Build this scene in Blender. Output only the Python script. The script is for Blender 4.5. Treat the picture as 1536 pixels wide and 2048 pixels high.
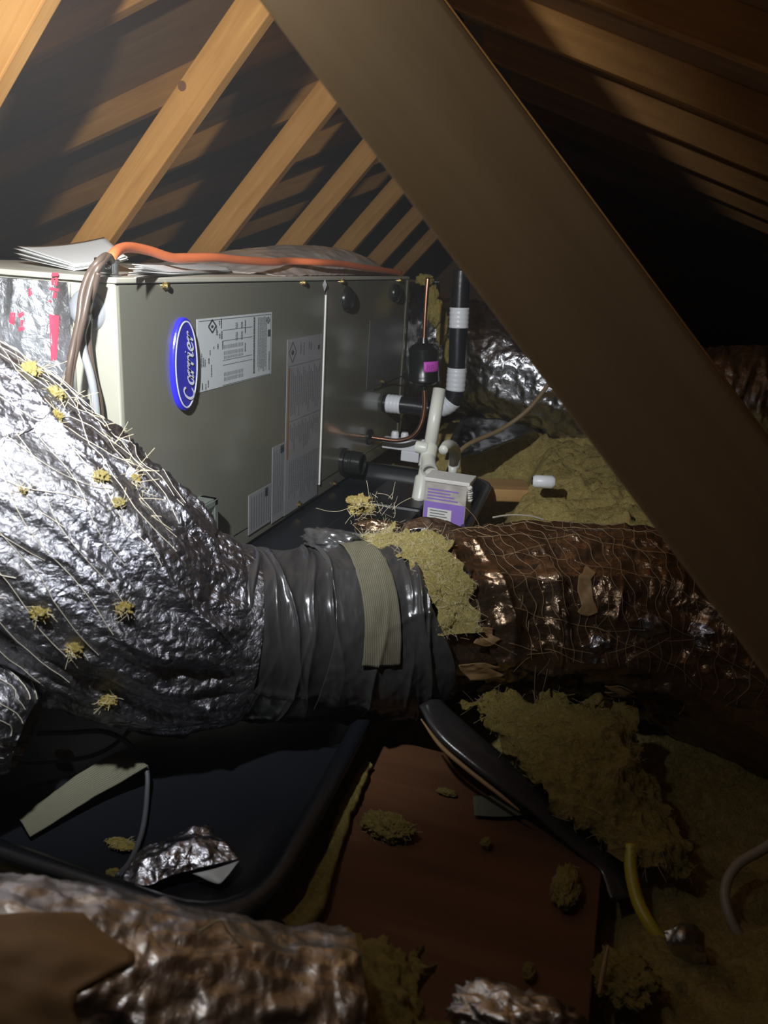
import bpy, bmesh, math, random
import numpy as np
from mathutils import Vector, Matrix, noise

# ------------------------------------------------------------------ clear
for o in list(bpy.data.objects):
    bpy.data.objects.remove(o)
S = bpy.context.scene
C = S.collection
random.seed(7)
RNG = np.random.default_rng(7)
PI = math.pi

# ------------------------------------------------------------------ camera
# world: X right across the trusses, Y along the ridge, Z up; 0 = attic deck
F = 1540.0                                      # focal length in pixels of a 1536 x 2048 frame
RX, RY, RZ = (np.array(v, float) for v in ((0.948, 0.152, -0.281), (0.314, -0.279, 0.908), (0.060, -0.948, -0.312)))
ROT = np.stack([RX, RY, RZ])                    # world = ROT @ camera (x right, y down, z forward)
u_, s_, vt_ = np.linalg.svd(ROT); ROT = u_ @ vt_
CAM = np.array((0.0, 0.0, 0.66))
cam = bpy.data.objects.new('camera', bpy.data.cameras.new('camera'))
C.objects.link(cam)
r, d, f = ROT[:, 0], ROT[:, 1], ROT[:, 2]
cam.matrix_world = Matrix(((r[0], -d[0], -f[0], CAM[0]), (r[1], -d[1], -f[1], CAM[1]), (r[2], -d[2], -f[2], CAM[2]), (0, 0, 0, 1)))
cam.data.sensor_fit = 'VERTICAL'
cam.data.sensor_height = 36.0
cam.data.lens = 36.0 * F / 2048
cam.data.clip_start = 0.02
cam.data.dof.use_dof = True
cam.data.dof.focus_distance = 1.5
cam.data.dof.aperture_fstop = 8.5
S.camera = cam

# ------------------------------------------------------------------ world and light
w = bpy.data.worlds.new('attic_dark'); S.world = w
w.use_nodes = True
w.node_tree.nodes['Background'].inputs[0].default_value = (0.9, 0.95, 1.0, 1)
w.node_tree.nodes['Background'].inputs[1].default_value = 0.0015

vs_ = w.node_tree.nodes.new('ShaderNodeVolumeScatter')                 # dust hanging in the attic air
vs_.inputs['Density'].default_value = 0.04; vs_.inputs['Anisotropy'].default_value = 0.3
w.node_tree.links.new(vs_.outputs[0], w.node_tree.nodes['World Output'].inputs['Volume'])

def spot(name, loc, target, watts, size_deg, blend, radius, col=(0.93, 0.97, 1.0)):
    l = bpy.data.lights.new(name, 'SPOT'); l.energy = watts; l.spot_size = math.radians(size_deg); l.spot_blend = blend
    l.shadow_soft_size = radius; l.color = col
    o = bpy.data.objects.new(name, l); C.objects.link(o); o.location = loc
    o.rotation_euler = (Vector(target) - Vector(loc)).to_track_quat('-Z', 'Y').to_euler()
    return o
# a work light held up by the ridge, left of the frame
spot('work_light', (-0.45, 0.36, 0.955), (-1.05, 1.25, 0.60), 112, 136, 1.0, 0.018)
sl = bpy.data.lights.new('added_fill', 'POINT'); sl.energy = 1.8; sl.shadow_soft_size = 0.03; sl.color = (0.93, 0.97, 1.0)   # added point fill at the work light, lifts beam, near foil and board
so = bpy.data.objects.new('added_fill', sl); C.objects.link(so); so.location = (-0.45, 0.36, 0.955)

S.view_settings.view_transform = 'Standard'
S.view_settings.look = 'None'
S.view_settings.gamma = 1.0
S.view_settings.use_curve_mapping = False
S.view_settings.exposure = 0.0

# ------------------------------------------------------------------ places in the attic read off the photograph
def ray(px, py):
    return ROT @ np.array([(px - 768) / F, (py - 1024) / F, 1.0])
def atD(px, py, dep): return CAM + ray(px, py) * dep
def atX(px, py, x): q = ray(px, py); return CAM + q * (x - CAM[0]) / q[0]
def atY(px, py, y): q = ray(px, py); return CAM + q * (y - CAM[1]) / q[1]
def atZ(px, py, z): q = ray(px, py); return CAM + q * (z - CAM[2]) / q[2]

# ------------------------------------------------------------------ noise (numpy gradient noise)
_perm = RNG.permutation(256); _perm = np.concatenate([_perm, _perm, _perm])
_g = RNG.normal(size=(256, 3)); _g /= np.linalg.norm(_g, axis=1, keepdims=True)
def pn(p):
    p = np.asarray(p, float); sh = p.shape[:-1]; p = p.reshape(-1, 3)
    i = np.floor(p).astype(int); t = p - i; i = i & 255
    w3 = t * t * t * (t * (t * 6 - 15) + 10)
    out = 0
    for dx in (0, 1):
        for dy in (0, 1):
            for dz in (0, 1):
                h = _perm[_perm[_perm[(i[:, 0] + dx) & 255] + ((i[:, 1] + dy) & 255)] + ((i[:, 2] + dz) & 255)]
                gr = _g[h]; off = t - np.array([dx, dy, dz])
                wt = (w3[:, 0] if dx else 1 - w3[:, 0]) * (w3[:, 1] if dy else 1 - w3[:, 1]) * (w3[:, 2] if dz else 1 - w3[:, 2])
                out = out + wt * (gr * off).sum(1)
    return out.reshape(sh)
def fbm(p, o=4):
    p = np.asarray(p, float); a, s, t = 0.5, 1.0, 0
    for k in range(o):
        t = t + a * pn(p * s + 17.3 * k); a *= 0.5; s *= 2.03
    return t
def ridged(p, o=4):
    p = np.asarray(p, float); a, s, t = 0.5, 1.0, 0
    for k in range(o):
        t = t + a * (1 - 2.2 * np.abs(pn(p * s + 9.1 * k))); a *= 0.5; s *= 2.03
    return t

# ------------------------------------------------------------------ materials
MATS = {}
def mat(name):
    m = bpy.data.materials.new(name); m.use_nodes = True
    nt = m.node_tree; b = nt.nodes['Principled BSDF']
    MATS[name] = m
    return m, nt, b
def nd(nt, typ, **kw):
    n = nt.nodes.new(typ)
    for k, v in kw.items():
        if k.startswith('i_'):
            key = k[2:]; key = int(key) if key.isdigit() else key.replace('_', ' ')
            n.inputs[key].default_value = v
        else: setattr(n, k, v)
    return n
def ramp(nt, stops):
    r = nt.nodes.new('ShaderNodeValToRGB'); e = r.color_ramp.elements
    while len(e) < len(stops): e.new(0.5)
    for k, (p, c) in enumerate(stops):
        e[k].position = p; e[k].color = (*c, 1)
    return r
def coords(nt, scale=(1, 1, 1), kind='Object'):
    tc = nt.nodes.new('ShaderNodeTexCoord'); mp = nt.nodes.new('ShaderNodeMapping')
    mp.inputs['Scale'].default_value = scale
    nt.links.new(tc.outputs[kind], mp.inputs[0]); return mp.outputs[0]
def add_bump(nt, b, height, strength=0.3, dist=0.002, chain=None):
    n = nt.nodes.new('ShaderNodeBump'); n.inputs['Strength'].default_value = strength; n.inputs['Distance'].default_value = dist
    nt.links.new(height, n.inputs['Height'])
    if chain is not None: nt.links.new(chain, n.inputs['Normal'])
    nt.links.new(n.outputs[0], b.inputs['Normal']); return n.outputs[0]

def plain(name, col, rough=0.5, metal=0.0, spec=0.5, var=0.12, vscale=8.0, bump=0.0, bscale=60.0, coat=0.0, trans=0.0):
    m, nt, b = mat(name)
    co = coords(nt)
    n = nd(nt, 'ShaderNodeTexNoise', i_Scale=vscale, i_Detail=6.0); nt.links.new(co, n.inputs['Vector'])
    r = ramp(nt, [(0.3, tuple(c * (1 - var) for c in col)), (0.7, tuple(min(1, c * (1 + var)) for c in col))])
    nt.links.new(n.outputs[0], r.inputs[0]); nt.links.new(r.outputs[0], b.inputs['Base Color'])
    b.inputs['Roughness'].default_value = rough; b.inputs['Metallic'].default_value = metal
    b.inputs['Specular IOR Level'].default_value = spec
    if coat: b.inputs['Coat Weight'].default_value = coat; b.inputs['Coat Roughness'].default_value = 0.12
    if trans: b.inputs['Transmission Weight'].default_value = trans
    if bump:
        n2 = nd(nt, 'ShaderNodeTexNoise', i_Scale=bscale, i_Detail=5.0); nt.links.new(co, n2.inputs['Vector'])
        add_bump(nt, b, n2.outputs[0], bump)
    return m

def wood(name, light, dark, rough=0.6, grain=1.0, spec=0.3):
    m, nt, b = mat(name)
    co = coords(nt, (1.6, 26 * grain, 26 * grain))
    n = nd(nt, 'ShaderNodeTexNoise', i_Scale=1.4, i_Detail=7.0, i_Roughness=0.62, i_Distortion=0.6); nt.links.new(co, n.inputs['Vector'])
    co2 = coords(nt, (3, 3, 3))
    n2 = nd(nt, 'ShaderNodeTexNoise', i_Scale=1.1, i_Detail=4.0); nt.links.new(co2, n2.inputs['Vector'])
    mx = nd(nt, 'ShaderNodeMath', operation='MULTIPLY_ADD'); nt.links.new(n.outputs[0], mx.inputs[0]); mx.inputs[1].default_value = 0.65
    m2 = nd(nt, 'ShaderNodeMath', operation='MULTIPLY'); nt.links.new(n2.outputs[0], m2.inputs[0]); m2.inputs[1].default_value = 0.35
    nt.links.new(m2.outputs[0], mx.inputs[2])
    r = ramp(nt, [(0.36, dark), (0.52, tuple((a + c) / 2 for a, c in zip(light, dark))), (0.66, light)])
    nt.links.new(mx.outputs[0], r.inputs[0]); nt.links.new(r.outputs[0], b.inputs['Base Color'])
    b.inputs['Roughness'].default_value = rough; b.inputs['Specular IOR Level'].default_value = spec
    add_bump(nt, b, n.outputs[0], 0.25, 0.001)
    return m

def foil(name, col, rough=0.24, metal=1.0, fine=90.0, strength=0.55, dirt=None):
    """crumpled metallised film; relief of the fine wrinkles, the folds are modelled"""
    m, nt, b = mat(name)
    co = coords(nt)
    v = nd(nt, 'ShaderNodeTexVoronoi', feature='DISTANCE_TO_EDGE', i_Scale=fine * 0.55)
    wn = nd(nt, 'ShaderNodeTexNoise', i_Scale=22.0, i_Detail=4.0); nt.links.new(co, wn.inputs['Vector'])
    mixv = nd(nt, 'ShaderNodeVectorMath', operation='MULTIPLY_ADD'); nt.links.new(wn.outputs['Color'], mixv.inputs[0])
    mixv.inputs[1].default_value = (0.03, 0.03, 0.03); nt.links.new(co, mixv.inputs[2])
    nt.links.new(mixv.outputs[0], v.inputs['Vector'])
    n = nd(nt, 'ShaderNodeTexNoise', i_Scale=fine, i_Detail=5.0, i_Roughness=0.6, i_Distortion=1.2); nt.links.new(co, n.inputs['Vector'])
    b1 = nt.nodes.new('ShaderNodeBump'); b1.inputs['Strength'].default_value = strength; b1.inputs['Distance'].default_value = 0.004
    nt.links.new(v.outputs[0], b1.inputs['Height'])
    add_bump(nt, b, n.outputs[0], strength, 0.003, b1.outputs[0])
    n3 = nd(nt, 'ShaderNodeTexNoise', i_Scale=7.0, i_Detail=6.0); nt.links.new(co, n3.inputs['Vector'])
    dcol = dirt or tuple(c * 0.55 for c in col)
    r = ramp(nt, [(0.35, dcol), (0.6, col)]); nt.links.new(n3.outputs[0], r.inputs[0]); nt.links.new(r.outputs[0], b.inputs['Base Color'])
    b.inputs['Roughness'].default_value = rough; b.inputs['Metallic'].default_value = metal
    rr = nd(nt, 'ShaderNodeMapRange', i_1=0.3, i_2=0.7, i_3=rough * 1.6, i_4=rough * 0.7); nt.links.new(n3.outputs[0], rr.inputs[0]); nt.links.new(rr.outputs[0], b.inputs['Roughness'])
    return m

def fibre(name, col, dark, scale=14.0):
    m, nt, b = mat(name)
    co = coords(nt)
    n = nd(nt, 'ShaderNodeTexNoise', i_Scale=scale, i_Detail=10.0, i_Roughness=0.7, i_Distortion=0.8); nt.links.new(co, n.inputs['Vector'])
    r = ramp(nt, [(0.36, dark), (0.53, col), (0.68, tuple(min(1, c * 1.3) for c in col))])
    b.inputs['Roughness'].default_value = 0.95; b.inputs['Specular IOR Level'].default_value = 0.1
    n2 = nd(nt, 'ShaderNodeTexNoise', i_Scale=scale * 9, i_Detail=8.0, i_Roughness=0.75, i_Distortion=2.0); nt.links.new(co, n2.inputs['Vector'])
    mx = nd(nt, 'ShaderNodeMath', operation='MULTIPLY_ADD'); mx.inputs[1].default_value = 0.55; nt.links.new(n2.outputs[0], mx.inputs[0])
    m2 = nd(nt, 'ShaderNodeMath', operation='MULTIPLY'); m2.inputs[1].default_value = 0.45; nt.links.new(n.outputs[0], m2.inputs[0]); nt.links.new(m2.outputs[0], mx.inputs[2])
    nt.links.new(mx.outputs[0], r.inputs[0]); nt.links.new(r.outputs[0], b.inputs['Base Color'])
    add_bump(nt, b, n2.outputs[0], 1.0, 0.014)
    return m

def weave(name, col, dark, su=700.0, sv=1500.0):
    m, nt, b = mat(name)
    co = coords(nt, (1, 1, 1), 'UV')
    w1 = nd(nt, 'ShaderNodeTexWave', bands_direction='X', i_Scale=su / 6.283, i_Distortion=1.2, i_Detail=2.0); nt.links.new(co, w1.inputs['Vector'])
    w2 = nd(nt, 'ShaderNodeTexWave', bands_direction='Y', i_Scale=sv / 6.283, i_Distortion=0.8, i_Detail=2.0); nt.links.new(co, w2.inputs['Vector'])
    mm = nd(nt, 'ShaderNodeMath', operation='MULTIPLY'); nt.links.new(w1.outputs['Fac'], mm.inputs[0]); nt.links.new(w2.outputs['Fac'], mm.inputs[1])
    r = ramp(nt, [(0.1, dark), (0.6, col)]); nt.links.new(mm.outputs[0], r.inputs[0]); nt.links.new(r.outputs[0], b.inputs['Base Color'])
    b.inputs['Roughness'].default_value = 0.8
    add_bump(nt, b, mm.outputs[0], 0.5, 0.001)
    return m

M = MATS
wood('web_wood', (0.66, 0.345, 0.10), (0.44, 0.195, 0.042))
wood('near_wood', (0.52, 0.345, 0.175), (0.39, 0.24, 0.11), grain=0.6)
wood('chord_wood', (0.56, 0.27, 0.065), (0.36, 0.155, 0.03))
wood('sheathing', (0.40, 0.225, 0.10), (0.25, 0.135, 0.06), grain=0.35)
wood('deck_wood', (0.15, 0.065, 0.028), (0.085, 0.034, 0.015), grain=0.7)
wood('joist_wood', (0.55, 0.33, 0.13), (0.36, 0.19, 0.07))
plain('knot', (0.17, 0.075, 0.03), 0.7)
foil('foil_silver', (0.31, 0.31, 0.355), 0.33, fine=110, strength=0.8, dirt=(0.20, 0.196, 0.205))
foil('foil_board', (0.84, 0.86, 0.88), 0.36, fine=60, strength=0.8, dirt=(0.70, 0.72, 0.74))
foil('foil_brown', (0.36, 0.26, 0.18), 0.20, metal=0.92, fine=70, strength=0.6, dirt=(0.20, 0.125, 0.07))
foil('foil_back', (0.66, 0.67, 0.71), 0.24, fine=45, strength=0.8, dirt=(0.36, 0.34, 0.33))
foil('foil_near', (0.70, 0.69, 0.70), 0.30, fine=60, strength=0.5, dirt=(0.44, 0.40, 0.36))
foil('foil_scrap', (0.50, 0.50, 0.55), 0.25, fine=50, strength=0.8)
plain('film_black', (0.030, 0.029, 0.030), 0.24, spec=0.6, bump=0.3, bscale=45)
plain('film_grey', (0.042, 0.041, 0.041), 0.26, spec=0.6, bump=0.3, bscale=50)
plain('net_yarn', (0.62, 0.56, 0.46), 0.5, spec=0.6)
plain('net_brown', (0.36, 0.24, 0.13), 0.4, spec=0.7)
fibre('glass_yellow', (0.68, 0.53, 0.16), (0.36, 0.26, 0.065))
fibre('glass_bright', (0.84, 0.69, 0.26), (0.55, 0.43, 0.13), 18)
fibre('glass_dusty', (0.80, 0.62, 0.22), (0.30, 0.22, 0.075), 11)
plain('kraft_and_reflection', (0.30, 0.18, 0.075), 0.6, var=0.2, bump=0.2)
weave('strap_weave', (0.235, 0.215, 0.145), (0.08, 0.074, 0.047))
weave('strap_tan', (0.25, 0.235, 0.165), (0.09, 0.085, 0.055))
plain('unit_paint', (0.175, 0.171, 0.136), 0.17, spec=0.45, var=0.03, vscale=3)
plain('unit_cream', (0.44, 0.425, 0.35), 0.42, spec=0.4, var=0.04)
plain('unit_top', (0.50, 0.48, 0.40), 0.35, spec=0.5, var=0.10, vscale=5)
plain('seam_white', (0.75, 0.75, 0.70), 0.4)
plain('badge_blue', (0.030, 0.030, 0.42), 0.22, coat=0.5, var=0.03)
plain('badge_rim', (0.035, 0.03, 0.85), 0.25, coat=0.4, var=0.02)
plain('badge_white', (0.75, 0.76, 0.86), 0.3, var=0.02)
plain('label_paper', (0.58, 0.61, 0.62), 0.42, var=0.04)
plain('label_grey', (0.30, 0.30, 0.31), 0.28, spec=0.5, var=0.08)
plain('label_dark', (0.15, 0.15, 0.15), 0.30, var=0.06)
plain('ink', (0.055, 0.058, 0.06), 0.5, var=0.05)
plain('ink_grey', (0.16, 0.17, 0.18), 0.5, var=0.05)
plain('ink_light', (0.20, 0.20, 0.21), 0.4, var=0.05)
plain('label_orange', (0.30, 0.12, 0.04), 0.45)
plain('brass', (0.60, 0.46, 0.20), 0.3, metal=1.0)
plain('steel', (0.55, 0.56, 0.57), 0.28, metal=1.0)
plain('rubber_grey', (0.30, 0.31, 0.33), 0.35)
plain('rubber_black', (0.014, 0.014, 0.014), 0.28, spec=0.5)
plain('clear_plastic', (0.50, 0.55, 0.50), 0.18, trans=0.75, var=0.05)
plain('pan_black', (0.008, 0.009, 0.012), 0.36, spec=0.5, bump=0.08, bscale=40)
plain('pipe_black', (0.016, 0.016, 0.018), 0.30, spec=0.6, bump=0.25, bscale=90)
plain('tape_white', (0.78, 0.79, 0.82), 0.35, bump=0.3, bscale=80, var=0.05)
plain('copper', (0.76, 0.39, 0.25), 0.28, metal=1.0, var=0.15)
plain('pvc', (0.68, 0.68, 0.60), 0.35, var=0.04)
plain('white_plastic', (0.80, 0.80, 0.83), 0.35, var=0.03)
plain('pink_label', (0.62, 0.10, 0.55), 0.45, var=0.05)
plain('pink_ink', (0.40, 0.05, 0.36), 0.45)
plain('purple', (0.27, 0.16, 0.52), 0.45, var=0.08)
plain('carton_white', (0.66, 0.64, 0.60), 0.6, var=0.08)
plain('carton_dirty', (0.44, 0.40, 0.36), 0.7, var=0.25, vscale=30)
plain('orange_cable', (0.78, 0.20, 0.075), 0.38, var=0.08)
plain('brown_cable', (0.12, 0.085, 0.065), 0.35)
plain('grey_cable', (0.36, 0.37, 0.38), 0.4)
plain('dark_cable', (0.075, 0.075, 0.085), 0.4)
plain('tan_cable', (0.24, 0.17, 0.09), 0.5)
plain('yellow_cable', (0.45, 0.36, 0.03), 0.4)
plain('beige_cable', (0.32, 0.28, 0.22), 0.45)
plain('paper', (0.80, 0.81, 0.80), 0.6, var=0.03)
plain('paper_print', (0.50, 0.52, 0.54), 0.6)
plain('red_print', (0.75, 0.07, 0.12), 0.4, var=0.05)
plain('film_clear', (0.42, 0.37, 0.33), 0.22, spec=0.6, var=0.2, bump=0.5, bscale=30)
plain('stray_fibre', (0.62, 0.54, 0.36), 0.5)
plain('stray_brown', (0.34, 0.25, 0.14), 0.45)
plain('clip_grey', (0.45, 0.45, 0.45), 0.4)

# ------------------------------------------------------------------ object helpers
def link(name, me, m=None, parent=None):
    o = bpy.data.objects.new(name, me); C.objects.link(o)
    if m: me.materials.append(MATS[m] if isinstance(m, str) else m)
    if parent is not None: o.parent = parent
    return o
def tag(o, label=None, cat=None, group=None, kind=None):
    if label: o['label'] = label
    if cat: o['category'] = cat
    if group: o['group'] = group
    if kind: o['kind'] = kind
    return o
def thing(name, label, cat, group=None, loc=(0, 0, 0)):
    o = bpy.data.objects.new(name, None); C.objects.link(o); o.location = loc; o.empty_display_size = 0.05
    return tag(o, label, cat, group)
def smooth(me, on=True):
    me.polygons.foreach_set('use_smooth', [on] * len(me.polygons)); me.update()
def mesh_from(name, verts, faces, sm=False):
    me = bpy.data.meshes.new(name); me.from_pydata([tuple(map(float, v)) for v in verts], [], faces); me.update()
    if sm: smooth(me)
    return me
def child_local(o, parent):
    """keep world coordinates when the parent Empty is not at the origin"""
    o.parent = parent; o.matrix_parent_inverse = Matrix.Translation(-Vector(parent.location))
    return o

def box_me(name, x0, x1, y0, y1, z0, z1, bev=0.0, seg=2):
    bm = bmesh.new(); bmesh.ops.create_cube(bm, size=1)
    for v in bm.verts:
        v.co = Vector(((x0 + x1) / 2 + v.co.x * (x1 - x0), (y0 + y1) / 2 + v.co.y * (y1 - y0), (z0 + z1) / 2 + v.co.z * (z1 - z0)))
    if bev: bmesh.ops.bevel(bm, geom=bm.edges[:], offset=bev, segments=seg, profile=0.5, affect='EDGES')
    me = bpy.data.meshes.new(name); bm.to_mesh(me); bm.free()
    return me
def catmull(pts, n):
    P = np.array(pts, float)
    if len(P) == 2: return np.linspace(P[0], P[1], n)
    Q = np.vstack([2 * P[0] - P[1], P, 2 * P[-1] - P[-2]])
    seg = np.linalg.norm(np.diff(P[:, :3], axis=0), axis=1); cum = np.concatenate([[0], np.cumsum(seg)])
    out = []
    for t in np.linspace(0, cum[-1], n):
        k = min(len(seg) - 1, int(np.searchsorted(cum, t, 'right')) - 1); k = max(k, 0)
        u = (t - cum[k]) / max(seg[k], 1e-9); a, b, c, d = Q[k], Q[k + 1], Q[k + 2], Q[k + 3]
        out.append(0.5 * ((2 * b) + (-a + c) * u + (2 * a - 5 * b + 4 * c - d) * u * u + (-a + 3 * b - 3 * c + d) * u ** 3))
    return np.array(out)
def frames(path, ref=(0, 0, 1)):
    T = np.gradient(path, axis=0); T /= np.linalg.norm(T, axis=1, keepdims=True)
    n = np.array(ref, float); n -= n.dot(T[0]) * T[0]
    if np.linalg.norm(n) < 1e-3: n = np.array((1.0, 0, 0)); n -= n.dot(T[0]) * T[0]
    N = []
    for t in T:
        n = n - n.dot(t) * t; n /= np.linalg.norm(n); N.append(n.copy())
    N = np.array(N); B = np.cross(T, N)
    return T, N, B
def tube_me(name, pts, rad, n=48, sides=12, caps=True, smooth_path=True, flat=1.0):
    """a swept round bar; rad a number or one per control point"""
    pts = np.array(pts, float)
    R = np.full(len(pts), rad, float) if np.isscalar(rad) else np.array(rad, float)
    PR = catmull(np.column_stack([pts, R]), n) if smooth_path else np.column_stack([pts, R])
    path, R = PR[:, :3], np.maximum(PR[:, 3], 1e-5); n = len(path)
    T, N, B = frames(path)
    a = np.linspace(0, 2 * PI, sides, endpoint=False)
    V = path[:, None] + R[:, None, None] * (np.cos(a)[None, :, None] * N[:, None] * flat + np.sin(a)[None, :, None] * B[:, None])
    V = V.reshape(-1, 3); F_ = []
    for i in range(n - 1):
        for j in range(sides):
            k = (j + 1) % sides; F_.append((i * sides + j, i * sides + k, (i + 1) * sides + k, (i + 1) * sides + j))
    if caps:
        F_.append(tuple(range(sides))[::-1]); F_.append(tuple((n - 1) * sides + j for j in range(sides)))
    return mesh_from(name, V, F_, True)
def lathe_me(name, prof, origin, axis, sides=28):
    """prof: list of (radius, height) along axis"""
    ax = np.array(axis, float); ax /= np.linalg.norm(ax)
    n = np.array((0, 0, 1.0)) if abs(ax[2]) < 0.9 else np.array((1.0, 0, 0)); n -= n.dot(ax) * ax; n /= np.linalg.norm(n); b = np.cross(ax, n)
    a = np.linspace(0, 2 * PI, sides, endpoint=False)
    V = []; F_ = []
    for r_, h in prof:
        V += [np.array(origin) + ax * h + r_ * (math.cos(t) * n + math.sin(t) * b) for t in a]
    for i in range(len(prof) - 1):
        for j in range(sides):
            k = (j + 1) % sides; F_.append((i * sides + j, i * sides + k, (i + 1) * sides + k, (i + 1) * sides + j))
    F_.append(tuple(range(sides))[::-1]); F_.append(tuple((len(prof) - 1) * sides + j for j in range(sides)))
    me = mesh_from(name, V, F_, True)
    for p in me.polygons:
        if len(p.vertices) > 4: p.use_smooth = False
    try:
        me.set_sharp_from_angle(angle=math.radians(40))
    except Exception: pass
    return me
def grid_me(name, V, closed=False, uv=None, thick=0.0, sm=True):
    nu, nv = V.shape[:2]; F_ = []; UVs = []
    jn = nv if closed else nv - 1
    idx = np.arange(nu * nv).reshape(nu, nv)
    i, j = np.meshgrid(np.arange(nu - 1), np.arange(jn), indexing='ij'); k = (j + 1) % nv
    F_ = np.stack([idx[i, j], idx[i, k], idx[i + 1, k], idx[i + 1, j]], -1).reshape(-1, 4)
    me = bpy.data.meshes.new(name); me.from_pydata(V.reshape(-1, 3).tolist(), [], F_.tolist()); me.update()
    if uv is not None:
        lay = me.uv_layers.new(name='UVMap'); flat = uv.reshape(-1, 2)
        loops = np.empty(len(me.loops), int); me.loops.foreach_get('vertex_index', loops)
        lay.data.foreach_set('uv', flat[loops].ravel())
    if thick:
        bm = bmesh.new(); bm.from_mesh(me); bmesh.ops.solidify(bm, geom=bm.faces[:], thickness=thick); bm.to_mesh(me); bm.free()
    if sm: smooth(me)
    return me
def folds(s, a, seed, n, along, amp, wid, span):
    """sharp creases in film: along=True lines run lengthwise, else round the duct"""
    rg = np.random.default_rng(seed); d_ = np.zeros_like(s); L_ = s.max(); am = np.mod(a + PI, 2 * PI) - PI
    for k in range(n):
        s0 = rg.uniform(0, L_); a0 = rg.uniform(-PI, PI); sl_ = rg.normal() * 0.35; A_ = amp * rg.uniform(0.35, 1.0); w_ = wid * rg.uniform(0.6, 1.5); sp_ = span * rg.uniform(0.5, 1.3)
        da = np.mod(am - a0 + PI, 2 * PI) - PI
        if along:
            da2 = da - sl_ * (s - s0) * 4 - 0.05 * np.sin((s - s0) * 40 + k); dist = np.abs(da2) * 0.13; run = (s - s0) / sp_
        else:
            dist = np.abs(s - s0 - sl_ * 0.05 * da - 0.004 * np.sin(da * 5 + k)); run = da * 0.13 / sp_
        d_ += A_ * np.exp(-dist / w_) * np.exp(-run * run)
    return d_
class Duct:
    """a swept, wrinkled surface that other parts can be laid on"""
    def __init__(self, pts, rad, nu, nv, disp=None, a0=0.0, a1=2 * PI, squash=1.0):
        pts = np.array(pts, float); R = np.array(rad, float) if not np.isscalar(rad) else np.full(len(pts), rad, float)
        PR = catmull(np.column_stack([pts, R]), nu)
        self.path, self.R = PR[:, :3], PR[:, 3]
        self.s = np.concatenate([[0], np.cumsum(np.linalg.norm(np.diff(self.path, axis=0), axis=1))]); self.L = self.s[-1]
        T, N, B = frames(self.path)
        self.closed = abs((a1 - a0) - 2 * PI) < 1e-6
        self.a = np.linspace(a0, a1, nv, endpoint=not self.closed); a = self.a
        self.dirs = np.cos(a)[None, :, None] * N[:, None] + np.sin(a)[None, :, None] * B[:, None]
        base = self.path[:, None] + self.R[:, None, None] * self.dirs
        s2 = np.repeat(self.s[:, None], nv, 1); a2 = np.repeat(a[None], nu, 0)
        off = disp(s2, a2, base) if disp else 0
        self.V = base + self.dirs * (np.zeros((nu, nv)) + off)[..., None]
        self.uv = np.stack([s2, a2 * self.R.mean()], -1)
        self.nu, self.nv = nu, nv
    def at(self, s, a, lift=0.0):
        """points on the skin for arc length s and angle a (arrays)"""
        fi = np.clip(np.interp(s, self.s, np.arange(self.nu)), 0, self.nu - 1.001)
        step = self.a[1] - self.a[0]
        fj = (np.asarray(a) - self.a[0]) / step
        fj = np.mod(fj, self.nv) if self.closed else np.clip(fj, 0, self.nv - 1.001)
        i0 = fi.astype(int); j0 = fj.astype(int) % self.nv; j1 = (j0 + 1) % self.nv
        u = (fi - i0)[..., None]; v = (fj - np.floor(fj))[..., None]
        def g(A): return (A[i0, j0] * (1 - u) + A[i0 + 1, j0] * u) * (1 - v) + (A[i0, j1] * (1 - u) + A[i0 + 1, j1] * u) * v
        return g(self.V) + g(self.dirs) * lift
    def mesh(self, name): return grid_me(name, self.V, self.closed, self.uv)
    def band(self, name, s0, s1, a0, a1, lift, nu=30, nv=40, jag=None, thick=0.001):
        s, a = np.meshgrid(np.linspace(0, 1, nu), np.linspace(a0, a1, nv), indexing='ij')
        lo = s0(a) if callable(s0) else s0; hi = s1(a) if callable(s1) else s1
        ss = lo + (hi - lo) * s
        l = lift(ss, a) if callable(lift) else lift
        P = self.at(ss, a, 0) 
        fi = np.clip(np.interp(ss, self.s, np.arange(self.nu)), 0, self.nu - 1).astype(int)
        step = self.a[1] - self.a[0]; fj = ((a - self.a[0]) / step).astype(int) % self.nv
        P = P + self.dirs[fi, fj] * (np.zeros_like(ss) + l)[..., None]
        return grid_me(name, P, False, np.stack([ss, a * self.R.mean()], -1), thick)
def strands_me(name, lines, r0=0.0008):
    """many thin three-sided threads in one mesh (uncountable yarn or fibre)"""
    V = []; F_ = []
    for P in lines:
        P = np.asarray(P, float); n = len(P)
        if n < 2: continue
        T, N, B = frames(P); b0 = len(V)
        for i in range(n):
            for k in range(3):
                V.append(P[i] + r0 * (math.cos(k * 2.094) * N[i] + math.sin(k * 2.094) * B[i]))
        for i in range(n - 1):
            for k in range(3):
                l = (k + 1) % 3; F_.append((b0 + i * 3 + k, b0 + i * 3 + l, b0 + i * 3 + 3 + l, b0 + i * 3 + 3 + k))
    return mesh_from(name, V, F_, True)
def lump_me(name, centre, size, seed, rough=0.35, sub=4, freq=2.2, flat_bottom=None):
    bm = bmesh.new(); bmesh.ops.create_icosphere(bm, subdivisions=sub, radius=1)
    P = np.array([v.co[:] for v in bm.verts])
    d_ = 1 + rough * 1.6 * fbm(P * freq + seed * 3.7, 6) + rough * 0.9 * fbm(P * freq * 4.5 + seed, 5)
    P = P * d_[:, None] * np.array(size)
    if flat_bottom is not None: P[:, 2] = np.maximum(P[:, 2], flat_bottom)
    P = P + np.array(centre)
    for v, p in zip(bm.verts, P): v.co = p
    me = bpy.data.meshes.new(name); bm.to_mesh(me); bm.free(); smooth(me)
    return me

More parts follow.
